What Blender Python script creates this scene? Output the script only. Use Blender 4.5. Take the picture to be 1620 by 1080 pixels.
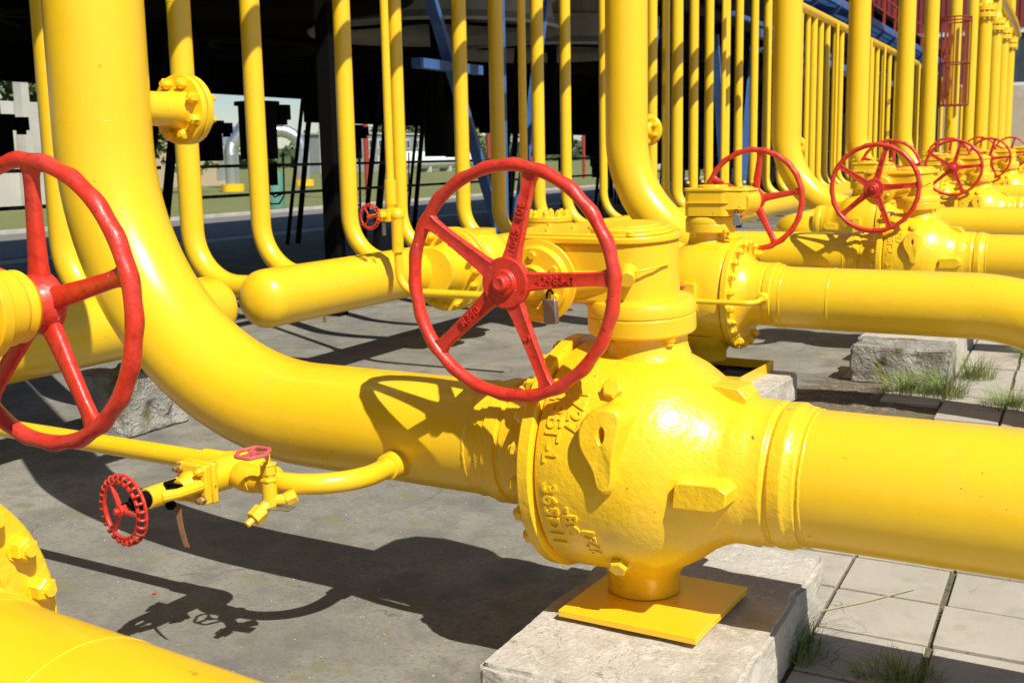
import bpy, bmesh, math, random
from mathutils import Vector, Matrix
from math import sin, cos, pi, radians, hypot, atan2
random.seed(7)
for _o in list(bpy.data.objects): bpy.data.objects.remove(_o)
SC = bpy.context.scene
COL = SC.collection
# ------------------------------------------------------------------ camera
H = 2.09
PIT = math.atan(290/1800.); ROL = radians(1.1); YAW = radians(26.67)
_f = Vector((-sin(YAW)*cos(PIT), cos(YAW)*cos(PIT), -sin(PIT)))
_r = Vector((cos(YAW), sin(YAW), 0)); _u = _r.cross(_f)
_r, _u = cos(ROL)*_r-sin(ROL)*_u, sin(ROL)*_r+cos(ROL)*_u
cd = bpy.data.cameras.new('camera'); cam = bpy.data.objects.new('camera', cd); COL.objects.link(cam)
cd.sensor_width = 36; cd.lens = 40; cd.clip_start = .05; cd.clip_end = 3000
Mx = Matrix((_r, _u, -_f)).transposed().to_4x4(); Mx.translation = Vector((0, 0, H)); cam.matrix_world = Mx
cd.dof.use_dof = True; cd.dof.focus_distance = 4.5; cd.dof.aperture_fstop = 6.3
SC.camera = cam
SC.view_settings.view_transform = 'Standard'; SC.view_settings.look = 'None'
SC.view_settings.exposure = 0.24; SC.view_settings.gamma = 1
# ------------------------------------------------------------------ sky and sun
SUNV = Vector((.71, -.46, 1)).normalized()
elev = math.asin(SUNV.z); az = atan2(SUNV.x, SUNV.y)
w = bpy.data.worlds.new('World'); SC.world = w; w.use_nodes = True
nt = w.node_tree; bg = nt.nodes['Background']
sky = nt.nodes.new('ShaderNodeTexSky'); sky.sky_type = 'NISHITA'; sky.sun_disc = False
sky.sun_elevation = elev; sky.sun_rotation = az; sky.dust_density = .15; sky.air_density = 1.0; sky.ozone_density = 3.0
nt.links.new(sky.outputs[0], bg.inputs[0]); bg.inputs[1].default_value = .07
sl = bpy.data.lights.new('sun', 'SUN'); sl.energy = 5.0; sl.angle = radians(.5); sl.color = (1, .95, .86)
so = bpy.data.objects.new('sun', sl); COL.objects.link(so)
so.rotation_euler = (-SUNV).to_track_quat('-Z', 'Y').to_euler()
# ------------------------------------------------------------------ materials
def mat(name, col, rough=.5, metal=0, bump=None, var=None, coat=0, spots=None, coords='Object', spec=.5, cracks=None):
    """bump: list of (scale, strength, distance[, detail]); var: (scale, colour2, low, high); spots: list of (scale, colour, threshold, softness)"""
    m = bpy.data.materials.new(name); m.use_nodes = True; n = m.node_tree; L = n.links
    b = n.nodes['Principled BSDF']
    b.inputs['Roughness'].default_value = rough; b.inputs['Metallic'].default_value = metal
    b.inputs['Coat Weight'].default_value = coat; b.inputs['Coat Roughness'].default_value = .18
    b.inputs['Specular IOR Level'].default_value = spec
    tc = n.nodes.new('ShaderNodeTexCoord'); src = tc.outputs[coords if coords != 'World' else 'Object']
    if coords == 'World':
        g = n.nodes.new('ShaderNodeNewGeometry'); src = g.outputs['Position']
    cur = None
    def rgb(c):
        q = n.nodes.new('ShaderNodeRGB'); q.outputs[0].default_value = (*c, 1); return q.outputs[0]
    cur = rgb(col)
    def noise(sc, det=4, ro=.6):
        q = n.nodes.new('ShaderNodeTexNoise'); q.inputs['Scale'].default_value = sc
        q.inputs['Detail'].default_value = det; q.inputs['Roughness'].default_value = ro
        L.new(src, q.inputs['Vector']); return q.outputs[0]
    def mixer(a, bcol, fac):
        q = n.nodes.new('ShaderNodeMix'); q.data_type = 'RGBA'
        L.new(fac, q.inputs['Factor']); L.new(a, q.inputs['A']); L.new(rgb(bcol), q.inputs['B']); return q.outputs['Result']
    def ramp(v, lo, hi):
        q = n.nodes.new('ShaderNodeMapRange'); q.inputs['From Min'].default_value = lo; q.inputs['From Max'].default_value = hi
        L.new(v, q.inputs['Value']); return q.outputs[0]
    for v in (var or []):
        cur = mixer(cur, v[1], ramp(noise(v[0], v[4] if len(v) > 4 else 5), v[2], v[3]))
    for s in (spots or []):
        cur = mixer(cur, s[1], ramp(noise(s[0], 2, .5), s[2], s[2]+s[3]))
    if cracks:
        d = n.nodes.new('ShaderNodeTexNoise'); d.inputs['Scale'].default_value = 3; d.inputs['Detail'].default_value = 6; L.new(src, d.inputs['Vector'])
        ad = n.nodes.new('ShaderNodeMixRGB'); ad.blend_type = 'LINEAR_LIGHT'; ad.inputs[0].default_value = .22; L.new(src, ad.inputs[1]); L.new(d.outputs['Color'], ad.inputs[2])
        v = n.nodes.new('ShaderNodeTexVoronoi'); v.feature = 'DISTANCE_TO_EDGE'; v.inputs['Scale'].default_value = cracks[0]; L.new(ad.outputs[0], v.inputs['Vector'])
        cr = ramp(v.outputs['Distance'], cracks[2], 0.0); br = ramp(noise(1.1, 3), .46, .56)
        mu = n.nodes.new('ShaderNodeMath'); mu.operation = 'MULTIPLY'; L.new(cr, mu.inputs[0]); L.new(br, mu.inputs[1]); cur = mixer(cur, cracks[1], mu.outputs[0])
    L.new(cur, b.inputs['Base Color'])
    prev = None
    for bp in (bump or []):
        q = n.nodes.new('ShaderNodeBump'); q.inputs['Strength'].default_value = bp[1]; q.inputs['Distance'].default_value = bp[2]
        L.new(noise(bp[0], bp[3] if len(bp) > 3 else 3), q.inputs['Height'])
        if prev: L.new(prev, q.inputs['Normal'])
        prev = q.outputs[0]
    if prev: L.new(prev, b.inputs['Normal'])
    return m
Y0c = (.90, .565, .014)
YEL = mat('yellow_gloss_paint', Y0c, .30, bump=[(5, .25, .010, 2), (26, .14, .004), (140, .12, .0012)], coat=.3,
          var=[(1.3, (.88, .54, .013), .42, .75), (9, (.86, .51, .02), .55, .85), (3.1, (.80, .52, .06), .60, .9)], spots=[(48, (.25, .13, .03), .755, .02), (17, (.62, .36, .02), .74, .03)])
YELC = mat('yellow_cast_paint', Y0c, .30, bump=[(30, .55, .007, 2), (75, .45, .003, 4), (170, .25, .0015)], coat=.3,
           var=[(2.2, (.87, .53, .012), .5, .8)], spots=[(24, (.30, .16, .03), .73, .04), (4.2, (.50, .33, .06), .68, .12)])
YELG = mat('yellow_gear_paint', (.88, .55, .014), .38, bump=[(20, .2, .003), (90, .15, .002)], coat=.1,
           var=[(5, (.81, .49, .02), .45, .75)], spots=[(18, (.35, .19, .03), .72, .06)])
RED = mat('red_gloss_paint', (.64, .034, .014), .40, bump=[(45, .6, .004), (160, .3, .002)], coat=.12,
          var=[(7, (.56, .055, .04), .42, .7), (30, (.46, .015, .009), .5, .72)], spots=[(40, (.30, .02, .015), .70, .05), (26, (.74, .22, .17), .735, .03)])
REDF = mat('red_fence_paint', (.38, .045, .025), .5, var=[(3, (.35, .03, .02), .4, .7)])
PINK = mat('faded_red_paint', (.62, .10, .10), .5, bump=[(80, .4, .002)])
CONC = mat('concrete_block', (.50, .465, .40), .9, cracks=(3.0, (.22, .19, .15), .008), bump=[(7, .5, .02), (45, .8, .008), (160, .5, .003)],
           var=[(4, (.38, .345, .28), .45, .65), (16, (.62, .585, .51), .5, .7), (60, (.32, .29, .24), .56, .7)], spots=[(5, (.38, .33, .20), .62, .2), (11, (.30, .27, .20), .68, .08)])
CONR = mat('rough_concrete', (.42, .40, .35), .95, bump=[(14, 1, .05), (40, 1, .03), (160, .5, .005)],
           var=[(6, (.25, .24, .20), .42, .62)], spots=[(6, (.22, .19, .05), .60, .08)])
SLAB = mat('dark_concrete', (.215, .204, .172), .85, cracks=(.4, (.10, .094, .08), .004), bump=[(3, .3, .02), (70, .5, .004), (260, .6, .0025)], coords='World',
           var=[(.7, (.29, .272, .22), .42, .62), (2.1, (.13, .126, .113), .48, .70), (6, (.165, .16, .13), .5, .7), (38, (.14, .134, .117), .5, .72), (150, (.34, .33, .29), .57, .72), (210, (.07, .067, .06), .58, .72)],
           spots=[(4.5, (.20, .19, .10), .6, .1), (80, (.36, .34, .26), .76, .02)])
TILE = mat('paving_slab', (.40, .365, .30), .88, cracks=(1.3, (.17, .15, .11), .006), bump=[(5, .2, .01), (90, .5, .003), (300, .4, .0015)], coords='World',
           var=[(1.4, (.46, .42, .345), .4, .7), (7, (.34, .31, .25), .5, .75), (150, (.31, .28, .23), .55, .8)],
           spots=[(6, (.36, .30, .20), .66, .2), (75, (.16, .13, .1), .77, .02)])
SOIL = mat('joint_soil', (.10, .085, .055), 1, bump=[(60, 1, .01)], coords='World', var=[(8, (.16, .15, .06), .4, .65), (50, (.2, .16, .1), .5, .7)])
DRYM = mat('dry_grass_litter', (.20, .16, .11), 1, bump=[(50, 1, .02), (170, 1, .01)], coords='World', var=[(20, (.33, .28, .20), .5, .65), (60, (.1, .08, .05), .5, .65)])
GRASS = mat('lawn', (.14, .165, .045), .95, bump=[(3, .8, .1)], coords='World', var=[(.25, (.20, .20, .07), .35, .7), (3, (.10, .13, .03), .5, .75)])
BLADE = mat('grass_blade', (.13, .22, .035), .6, var=[(9, (.24, .28, .07), .4, .7)])
STRAW = mat('dry_straw', (.38, .31, .15), .8)
ASPH = mat('road_asphalt', (.17, .162, .15), .85, coords='World', var=[(.4, (.20, .19, .18), .4, .7)])
KERB = mat('kerb_stone', (.5, .48, .43), .85, coords='World', var=[(2, (.38, .36, .32), .4, .7)])
BLK = mat('black_steel', (.004, .004, .004), .8, spec=.08)
DKIN = mat('shade_black_soffit', (.005, .005, .005), .9, spec=.05)  # near-black colour carries the shade under the coolers
BLUE = mat('blue_steel_paint', (.05, .135, .36), .5, var=[(4, (.035, .095, .27), .4, .7)])
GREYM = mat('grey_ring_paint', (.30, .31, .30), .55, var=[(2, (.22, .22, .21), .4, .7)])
SILV = mat('aluminium_cladding', (.72, .74, .77), .32, metal=.85, bump=[(8, .2, .01)])
STEELG = mat('padlock_steel', (.30, .31, .32), .42, metal=.8, bump=[(80, .4, .001)])
WHT = mat('white_paint', (.78, .79, .78), .5, var=[(1, (.66, .67, .66), .4, .7)])
PANEL = mat('wall_panel_concrete', (.52, .50, .45), .9, var=[(.5, (.42, .40, .36), .4, .7)])
TAN = mat('tan_wall', (.50, .40, .26), .9, var=[(.4, (.43, .35, .24), .4, .7)])
BEIGE = mat('beige_plaster', (.52, .45, .33), .9, var=[(.35, (.60, .55, .45), .52, .56), (1.2, (.46, .39, .29), .45, .7)])
MAROON = mat('maroon_sheeting', (.24, .035, .035), .5)
GLASS = mat('window_glass', (.05, .07, .09), .08, spec=.8)
GREEN = mat('green_drum_paint', (.10, .26, .20), .5)
RUST = mat('rusty_tag', (.26, .12, .06), .8, bump=[(60, .5, .002)], var=[(20, (.36, .18, .09), .4, .7)])
RUSTB = mat('rusty_nut', (.22, .12, .05), .7, metal=.3, bump=[(90, .5, .002)], var=[(40, (.62, .42, .06), .5, .6)])
ORNG = mat('orange_nut_paint', (.72, .36, .01), .45, bump=[(60, .5, .002)])
LEAF = mat('leaf_green', (.075, .12, .025), .6, var=[(1.5, (.13, .17, .04), .4, .65)], coords='World')
LEAFD = mat('conifer_needles', (.035, .06, .02), .7, var=[(1.5, (.06, .09, .03), .4, .65)], coords='World')
BARK = mat('bark', (.12, .09, .06), .9)
# ------------------------------------------------------------------ mesh building
class MB:
    def __init__(s): s.v = []; s.f = []; s.m = []; s.cm = 0
    def add(s, vs, fs):
        o = len(s.v); s.v += [tuple(p) for p in vs]; s.f += [tuple(i+o for i in q) for q in fs]; s.m += [s.cm]*len(fs); return s
    def box(s, c, d, rot=None):
        x, y, z = d[0]/2, d[1]/2, d[2]/2
        P = [Vector((a*x, b*y, e*z)) for a in (-1, 1) for b in (-1, 1) for e in (-1, 1)]
        if rot is not None: P = [rot @ p for p in P]
        P = [p+Vector(c) for p in P]
        return s.add(P, [(0, 1, 3, 2), (4, 6, 7, 5), (0, 4, 5, 1), (2, 3, 7, 6), (0, 2, 6, 4), (1, 5, 7, 3)])
    def bb(s, a, b):
        return s.box([(a[i]+b[i])/2 for i in range(3)], [abs(a[i]-b[i]) for i in range(3)])
    def beam(s, p, q, w, h=None):
        p, q = Vector(p), Vector(q); d = q-p; R = d.to_track_quat('X', 'Z').to_matrix()
        return s.box((p+q)/2, (d.length, w, h or w), R)
    def prism(s, poly, z0, z1, fr=None):
        """poly: list of (x,y); extruded z0..z1; fr: function mapping (x,y,z)->point"""
        n = len(poly); fr = fr or (lambda x, y, z: (x, y, z))
        P = [fr(x, y, z0) for x, y in poly]+[fr(x, y, z1) for x, y in poly]
        F = [tuple(range(n-1, -1, -1)), tuple(range(n, 2*n))]+[(i, (i+1) % n, n+(i+1) % n, n+i) for i in range(n)]
        return s.add(P, F)
    def cone(s, p, q, r0, r1, n=24, cap=True, ph=0):
        p, q = Vector(p), Vector(q); d = (q-p).normalized(); Q = d.to_track_quat('Z', 'Y').to_matrix()
        P = []
        for c, r in ((p, r0), (q, r1)):
            for i in range(n):
                a = 2*pi*i/n+ph; P.append(c+Q @ Vector((r*cos(a), r*sin(a), 0)))
        F = [(i, (i+1) % n, n+(i+1) % n, n+i) for i in range(n)]
        if cap: F += [tuple(range(n-1, -1, -1)), tuple(range(n, 2*n))]
        return s.add(P, F)
    def cyl(s, p, q, r, n=24): return s.cone(p, q, r, r, n)
    def hexb(s, p, d, r, h, shank=None):
        p, d = Vector(p), Vector(d).normalized(); ph = random.random()*1.0
        s.cone(p, p+d*h*.82, r, r, 6, ph=ph); s.cone(p+d*h*.82, p+d*h, r, r*.82, 6, ph=ph)
        if shank: s.cone(p+d*h, p+d*(h+shank), r*.55, r*.5, 10)
        return s
    def rev(s, prof, n=64, p=(0, 0, 0), ax=(1, 0, 0), ribs=None, closed=False):
        """prof: list of (axial, radius)"""
        p = Vector(p); Q = Vector(ax).to_track_quat('Z', 'Y').to_matrix(); P = []
        for (x, r) in prof:
            for i in range(n):
                a = 2*pi*i/n; P.append(p+Q @ Vector((r*cos(a), r*sin(a), x)))
        F = []; k = len(prof)
        for j in range(k-1 if not closed else k):
            j2 = (j+1) % k
            for i in range(n): F.append((j*n+i, j*n+(i+1) % n, j2*n+(i+1) % n, j2*n+i))
        if not closed:
            if prof[0][1] > 1e-5: F.append(tuple(range(n-1, -1, -1)))
            if prof[-1][1] > 1e-5: F.append(tuple((k-1)*n+i for i in range(n)))
        return s.add(P, F)
    def tube(s, pts, r, n=16, cap=True):
        pts = [Vector(p) for p in pts]; N = len(pts); rs = r if isinstance(r, (list, tuple)) else [r]*N
        T = []
        for i in range(N):
            t = (pts[min(i+1, N-1)]-pts[max(i-1, 0)]); T.append(t.normalized())
        up = Vector((0, 0, 1)) if abs(T[0].z) < .9 else Vector((0, 1, 0))
        a = (up-T[0]*up.dot(T[0])).normalized(); P = []
        for i in range(N):
            a = (a-T[i]*a.dot(T[i])).normalized(); b = T[i].cross(a)
            for k in range(n):
                th = 2*pi*k/n; P.append(pts[i]+(a*cos(th)+b*sin(th))*rs[i])
        F = [(i*n+k, i*n+(k+1) % n, (i+1)*n+(k+1) % n, (i+1)*n+k) for i in range(N-1) for k in range(n)]
        if cap: F += [tuple(range(n-1, -1, -1)), tuple((N-1)*n+k for k in range(n))]
        return s.add(P, F)
    def ball(s, c, r, n=16, sc=(1, 1, 1)):
        prof = [(-cos(pi*i/(n//2)), sin(pi*i/(n//2))) for i in range(n//2+1)]; o = len(s.v)
        s.rev([(a*r, max(b*r, 1e-6)) for a, b in prof], n, (0, 0, 0), (0, 0, 1))
        for i in range(o, len(s.v)):
            v = s.v[i]; s.v[i] = (v[0]*sc[0]+c[0], v[1]*sc[1]+c[1], v[2]*sc[2]+c[2])
        return s
    def xf(s, M):
        s.v = [tuple(M @ Vector(p)) for p in s.v]; return s
    def build(s, name, m, parent=None, loc=(0, 0, 0), smooth=35, bevel=0, mats=None):
        me = bpy.data.meshes.new(name); me.from_pydata(s.v, [], s.f); me.validate()
        bm = bmesh.new(); bm.from_mesh(me)
        bmesh.ops.recalc_face_normals(bm, faces=bm.faces); bm.to_mesh(me); bm.free()
        for q in ([m] if mats is None else mats): me.materials.append(q)
        if mats is not None and len(me.polygons) == len(s.m): me.polygons.foreach_set('material_index', s.m)
        if smooth:
            me.polygons.foreach_set('use_smooth', [True]*len(me.polygons)); me.set_sharp_from_angle(angle=radians(smooth))
        o = bpy.data.objects.new(name, me); COL.objects.link(o); o.location = loc
        if parent: o.parent = parent
        if bevel:
            b = o.modifiers.new('bevel', 'BEVEL'); b.width = bevel; b.segments = 2; b.limit_method = 'ANGLE'; b.angle_limit = radians(40)
        return o
def tag(o, label=None, cat=None, group=None, kind=None):
    if label: o['label'] = label
    if cat: o['category'] = cat
    if group: o['group'] = group
    if kind: o['kind'] = kind
    return o
def empty(name, loc=(0, 0, 0), rz=0, label=None, cat=None, group=None):
    o = bpy.data.objects.new(name, None); COL.objects.link(o); o.location = loc; o.rotation_euler = (0, 0, rz); o.empty_display_size = .1
    return tag(o, label, cat, group)
KIDS = {}
def kids(o): return [c for c in bpy.data.objects if c.parent == o]
def dup(o, loc=None, rz=None, label=None, group=None, parent=None):
    c = o.copy(); COL.objects.link(c)
    if parent: c.parent = parent
    if loc is not None: c.location = loc
    if rz is not None: c.rotation_euler = (0, 0, rz)
    if label: c['label'] = label
    if group: c['group'] = group
    for ch in kids(o):
        if ch is not c: dup(ch, parent=c)
    return c
def fillet(pts, rad, seg=10):
    """polyline with rounded corners"""
    pts = [Vector(p) for p in pts]; out = [pts[0]]
    rad = rad if isinstance(rad, (list, tuple)) else [rad]*(len(pts)-2)
    for i in range(1, len(pts)-1):
        a = (pts[i-1]-pts[i]).normalized(); b = (pts[i+1]-pts[i]).normalized(); ang = a.angle(b)
        if abs(ang-pi) < 1e-3: out.append(pts[i]); continue
        t = rad[i-1]/math.tan(ang/2); c = pts[i]+(a+b).normalized()*(rad[i-1]/sin(ang/2))
        s0 = pts[i]+a*t; e0 = pts[i]+b*t; u0 = (s0-c).normalized(); u1 = (e0-c).normalized(); th = u0.angle(u1)
        for k in range(seg+1):
            q = k/seg; out.append(c+(u0*sin((1-q)*th)+u1*sin(q*th))/sin(th)*rad[i-1])
    out.append(pts[-1]); return out
FONT = {}
def textmesh(body, size, depth):
    """returns verts, faces of an extruded text, letters in the xy plane, centred"""
    cu = bpy.data.curves.new('t', 'FONT'); cu.body = body; cu.size = size; cu.extrude = depth; cu.align_x = 'CENTER'; cu.align_y = 'CENTER'
    cu.resolution_u = 3; cu.space_character = 1.1; cu.offset = size*.02
    ob = bpy.data.objects.new('t', cu); COL.objects.link(ob)
    dg = bpy.context.evaluated_depsgraph_get(); me = bpy.data.meshes.new_from_object(ob.evaluated_get(dg))
    V = [v.co.copy() for v in me.vertices]; F = [tuple(p.vertices) for p in me.polygons]
    bpy.data.objects.remove(ob); bpy.data.curves.remove(cu); bpy.data.meshes.remove(me); return V, F
def seam(parent, p, ax, r, w=.008, n=64, m=None):
    b = MB(); bead(b, p, ax, r, w, n); return b.build('weld_seam', m or YEL, parent, smooth=60)
def bead(mb, p, ax, r, w=.008, n=64):
    k = 6; prof = [(w*1.2*cos(2*pi*i/k), r+w*.7*sin(2*pi*i/k)) for i in range(k)]; o = len(mb.v)
    if w < .004: mb.rev(prof, n, p, ax, closed=True); return
    n = 150; mb.rev(prof, n, p, ax, closed=True); p = Vector(p); ax = Vector(ax)
    for i in range(n):
        q = 1+.5*sin(i*1.9)*random.uniform(.2, 1); s_ = random.uniform(-.35, .35)*w
        for j in range(k):
            v = Vector(mb.v[o+j*n+i])-p; al = v.dot(ax); rd = v-ax*al; L = rd.length; mb.v[o+j*n+i] = tuple(p+ax*(al+s_)+rd*((r+(L-r)*q)/L))

RINGD = mat('shade_dark_ring', (.014, .014, .014), .9, spec=.1)  # shaded copy of the grey ring paint, shade put into its colour
# ------------------------------------------------------------------ ground
A4 = radians(-4)
def sheet(name, x0, x1, y0, y1, z, m, kind='structure'):
    b = MB(); b.add([(x0, y0, z), (x1, y0, z), (x1, y1, z), (x0, y1, z)], [(0, 1, 2, 3)])
    return tag(b.build(name, m, smooth=0), kind=kind)
b = MB(); b.add([(-900, -200, -.012), (600, -200, -.012), (600, 1500, -.012), (-900, 1500, -.012)], [(0, 1, 2, 3)])
tag(b.build('ground', GRASS, smooth=0), kind='structure')
sheet('concrete_apron', -21, 40, -12, 130, 0, SLAB)
sheet('road', -30.5, -22.2, -60, 240, .002, ASPH)
sheet('path', -22.0, -21, -60, 240, .004, KERB)
b = MB()
for k in range(90): b.bb((-30.72, -55+k*3, -.01), (-30.5, -55+k*3+2.96, .13))
tag(b.build('kerb', KERB, bevel=.01), kind='structure')
# paving slabs laid on soil to the right of the valve blocks
b = MB(); tp = lambda x, y: (x*1.0, y-(x+.95)*.055)
sheet('soil', -1.9, 8, 1.0, 60, .004, SOIL)
b = MB(); TX, TY = .485, .48
for i in range(-2, 16):
    for j in range(-8, 84):
        x0 = -.965+i*TX; y0 = 4.866+j*TY
        if i < -1 and not (8.3 < y0 and x0 > -1.95): continue
        if i == -1 and 7.9 < y0 < 9.4: continue
        if i < -1 and y0 < 10.6: continue
        jx = random.uniform(-.006, .006); jz = random.uniform(0, .007); g = .009+random.uniform(0, .006)
        P = [(x0+g+jx, y0+g), (x0+TX-g+jx, y0+g), (x0+TX-g+jx, y0+TY-g), (x0+g+jx, y0+TY-g)]
        tl = random.uniform(-.004, .004)
        Q = [tp(*p) for p in P]
        b.add([(q[0], q[1], -.01) for q in Q]+[(q[0], q[1], .02+jz+(tl if k in (0, 1) else -tl)) for k, q in enumerate(Q)],
              [(4, 5, 6, 7), (0, 1, 5, 4), (1, 2, 6, 5), (2, 3, 7, 6), (3, 0, 4, 7)])
tag(b.build('pavement', TILE, smooth=0, bevel=.004), kind='structure')
# strip of dead grass litter between the slab and the paving
b = MB(); P = []; nx, ny = 14, 60
for j in range(ny+1):
    for i in range(nx+1):
        x = -2.15+1.0*i/nx+.12*sin(j*.9); y = 8.3+2.4*j/ny
        e = min(i, nx-i)/nx*2; e2 = min(j, ny-j)/ny*2
        P.append((x, y, .002+.03*min(1, 2*e)*min(1, 3*e2)*random.random()))
b.add(P, [(j*(nx+1)+i, j*(nx+1)+i+1, (j+1)*(nx+1)+i+1, (j+1)*(nx+1)+i) for j in range(ny) for i in range(nx)])
tag(b.build('plant_litter', DRYM), kind='stuff')
def tuft(x, y, n, h, spread, label, m=BLADE, z=.01):
    b = MB(); n = int(n*2.3)
    for k in range(n):
        a = random.uniform(0, 2*pi); r0 = random.random()**.9*spread*.5; hh = h*random.uniform(.25, 1.1)*(1-.5*r0/spread); le = random.uniform(.2, 1.1)*hh
        px_, py_ = r0*cos(a), r0*sin(a); a2 = a+random.uniform(-.9, .9); wd = random.uniform(.0014, .0034)*(.8+h); b.cm = 1 if random.random() < .13 else 0
        P = []
        for q in range(5):
            t = q/4; cx_ = px_+le*t*t*cos(a2); cy_ = py_+le*t*t*sin(a2); cz_ = hh*t*(1-.35*t*t*min(1.6, le/hh)); ww = wd*(1-t*.9)
            P += [(cx_-ww*sin(a2), cy_+ww*cos(a2), cz_), (cx_+ww*sin(a2), cy_-ww*cos(a2), cz_+.001)]
        b.add(P, [(2*q, 2*q+1, 2*q+3, 2*q+2) for q in range(4)])
    for k in range(int(n*.25)):
        a = random.uniform(0, 2*pi); r0 = random.random()*spread*.55; s = random.uniform(.006, .014); b.cm = 0
        c = Vector((r0*cos(a), r0*sin(a), random.uniform(.005, .035))); u_ = Vector((cos(a*3), sin(a*3), .3)).normalized()*s; v_ = u_.orthogonal().normalized()*s*.5
        b.add([c-u_, c+v_, c+u_, c-v_], [(0, 1, 2, 3)])
    return tag(b.build('grass_tuft', m, loc=(x, y, z), mats=[BLADE, STRAW]), label, 'grass', 'grass tufts growing through the paving')
b = MB()
for k in range(5200):
    if random.random() < .62: i = random.randint(-1, 8); x = -.965+i*TX+random.gauss(0, .006); y = random.uniform(3.6, 13)
    else: j = random.randint(-3, 18); x = random.uniform(-1.4, 2.5); y = 4.866+j*TY-(x+.95)*.055+random.gauss(0, .006)
    if sin(x*7.1+y*3.3)+sin(y*5.7-x*2.1) < .1: continue
    s = random.uniform(.003, .009); a = random.random()*6.3; c = Vector((x, y, random.uniform(.014, .026))); b.cm = random.randint(0, 2)
    u_ = Vector((cos(a), sin(a), random.uniform(-.3, 1.4)))*s; v_ = Vector((-sin(a), cos(a), .2))*s*.6
    b.add([c-u_*.3, c+v_, c+u_, c-v_], [(0, 1, 2, 3)])
tag(b.build('joint_moss', SOIL, smooth=0, mats=[SOIL, BLADE, mat('moss', (.10, .11, .03), .9)]), kind='stuff')
# ------------------------------------------------------------------ hand wheels
def wheel_parts(parent, c, R, th0, face=-1, txt=True, name='handwheel', dish=0.02, ph=0):
    """wheel in the xz plane; face=-1: boss towards -y"""
    c = Vector(c); b = MB(); n, k = 176, 14; rt = R*.060; P = []
    for i in range(n):
        a = 2*pi*i/n
        for j in range(k):
            q = 2*pi*j/k; o = cos(q); y = sin(q)
            wv = (.0055*max(0, o+.35)*(.5+.5*sin(22*a+ph))+.0010*sin(5*a+1)+.0008*sin(9*a))*R/.47
            r = R-rt+rt*(.82*o)+wv
            P.append((c.x+r*cos(a), c.y+y*rt*1.05, c.z+r*sin(a)))
    F = [(i*k+j, i*k+(j+1) % k, ((i+1) % n)*k+(j+1) % k, ((i+1) % n)*k+j) for i in range(n) for j in range(k)]
    b.add(P, F); w_ = b.build(name, RED, parent, smooth=60)
    s = R/.478
    h = MB(); h.rev([(-.035*s, 0), (-.035*s, .075*s), (.0, .098*s), (.036*s, .102*s), (.041*s, .098*s), (.041*s, .052*s), (.054*s, .050*s), (.056*s, .046*s), (.056*s, .032*s), (.082*s, .030*s), (.088*s, .022*s), (.084*s, .010*s), (.084*s, 0)], 48, c, (0, face, 0))
    h.build('hub', RED, w_, smooth=40, bevel=.003)
    for i in range(5):
        a = th0+2*pi*i/5; d = Vector((cos(a), 0, sin(a))); t = Vector((-sin(a), 0, cos(a))); m_ = MB(); P = []
        st = [(.085, .040, .022), (.13, .034, .019), (.25, .0285, .017), (.36, .0255, .016), (.405, .028, .0165), (.435, .038, .02)]
        for (rr, hw, hd) in st:
            rr *= s; hw *= s; hd *= s
            sec = [(-1, -.55), (-.8, -1), (-.35, -.82), (.35, -.82), (.8, -1), (1, -.55), (1, .55), (.7, 1), (-.7, 1), (-1, .55)]
            for (u_, v_) in sec: P.append(c+d*rr+t*(u_*hw)+Vector((0, -face*-1*v_*-1*hd+face*dish*s*(1-rr/(.435*s)), 0)))
        q = 10; F = [(j*q+i2, j*q+(i2+1) % q, (j+1)*q+(i2+1) % q, (j+1)*q+i2) for j in range(len(st)-1) for i2 in range(q)]
        F += [tuple(range(q)), tuple((len(st)-1)*q+x for x in range(q))]
        m_.add(P, F); sp = m_.build('spoke', RED, w_, smooth=50)
        if txt:
            tx = ('4298347', '1045  106', '', 'R340', 'S')[i]
            if tx:
                V, Fc = textmesh(tx, .046*s, .0035); e = MB()
                flip = -1 if tx == 'R340' else 1
                mid = (.22 if tx != 'S' else .23)*s
                e.add([c+d*(mid+flip*v.x)+t*(flip*v.y)+Vector((0, face*(.0185*s+v.z+dish*s*.5), 0)) for v in V], Fc)
                e.build('raised_number', RED, sp, smooth=0)
    return w_
def rib_wheel(parent, c, R, nrm=(0, -1, 0), n=24, name='handwheel'):
    """small cast hand wheel with ribbed open rim; plane normal nrm"""
    c = Vector(c); nrm = Vector(nrm).normalized(); Q = nrm.to_track_quat('Z', 'X').to_matrix()
    T = lambda r, a, z: c+Q @ Vector((r*cos(a), r*sin(a), z))
    b = MB(); rt = R*.075
    def ring(r, z, t):
        N, k = 72, 8; P = [T(r+t*cos(2*pi*j/k), 2*pi*i/N, z+t*.9*sin(2*pi*j/k)) for i in range(N) for j in range(k)]
        b.add(P, [(i*k+j, i*k+(j+1) % k, ((i+1) % N)*k+(j+1) % k, ((i+1) % N)*k+j) for i in range(N) for j in range(k)])
    ring(R*.80, 0, rt*.8); ring(R*.97, -R*.14, rt*.75)
    for i in range(n):
        a = 2*pi*i/n
        b.tube([T(R*.80, a, 0), T(R*.92, a, R*.06), T(R*1.0, a, R*.0), T(R*1.0, a, -R*.10), T(R*.97, a, -R*.14)], R*.042, 6)
    w_ = b.build(name, RED, parent, smooth=60)
    h = MB(); h.cyl(T(0, 0, -R*.15), T(0, 0, R*.10), R*.17, 16); h.hexb(T(0, 0, R*.10), nrm, R*.10, R*.12); h.build('hub', RED, w_, bevel=.001)
    for i in range(3):
        a = 2*pi*i/3+.5; m_ = MB(); m_.beam(T(R*.1, a, 0), T(R*.80, a, 0), R*.13, R*.09); m_.build('spoke', RED, w_, bevel=.001)
    return w_
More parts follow.
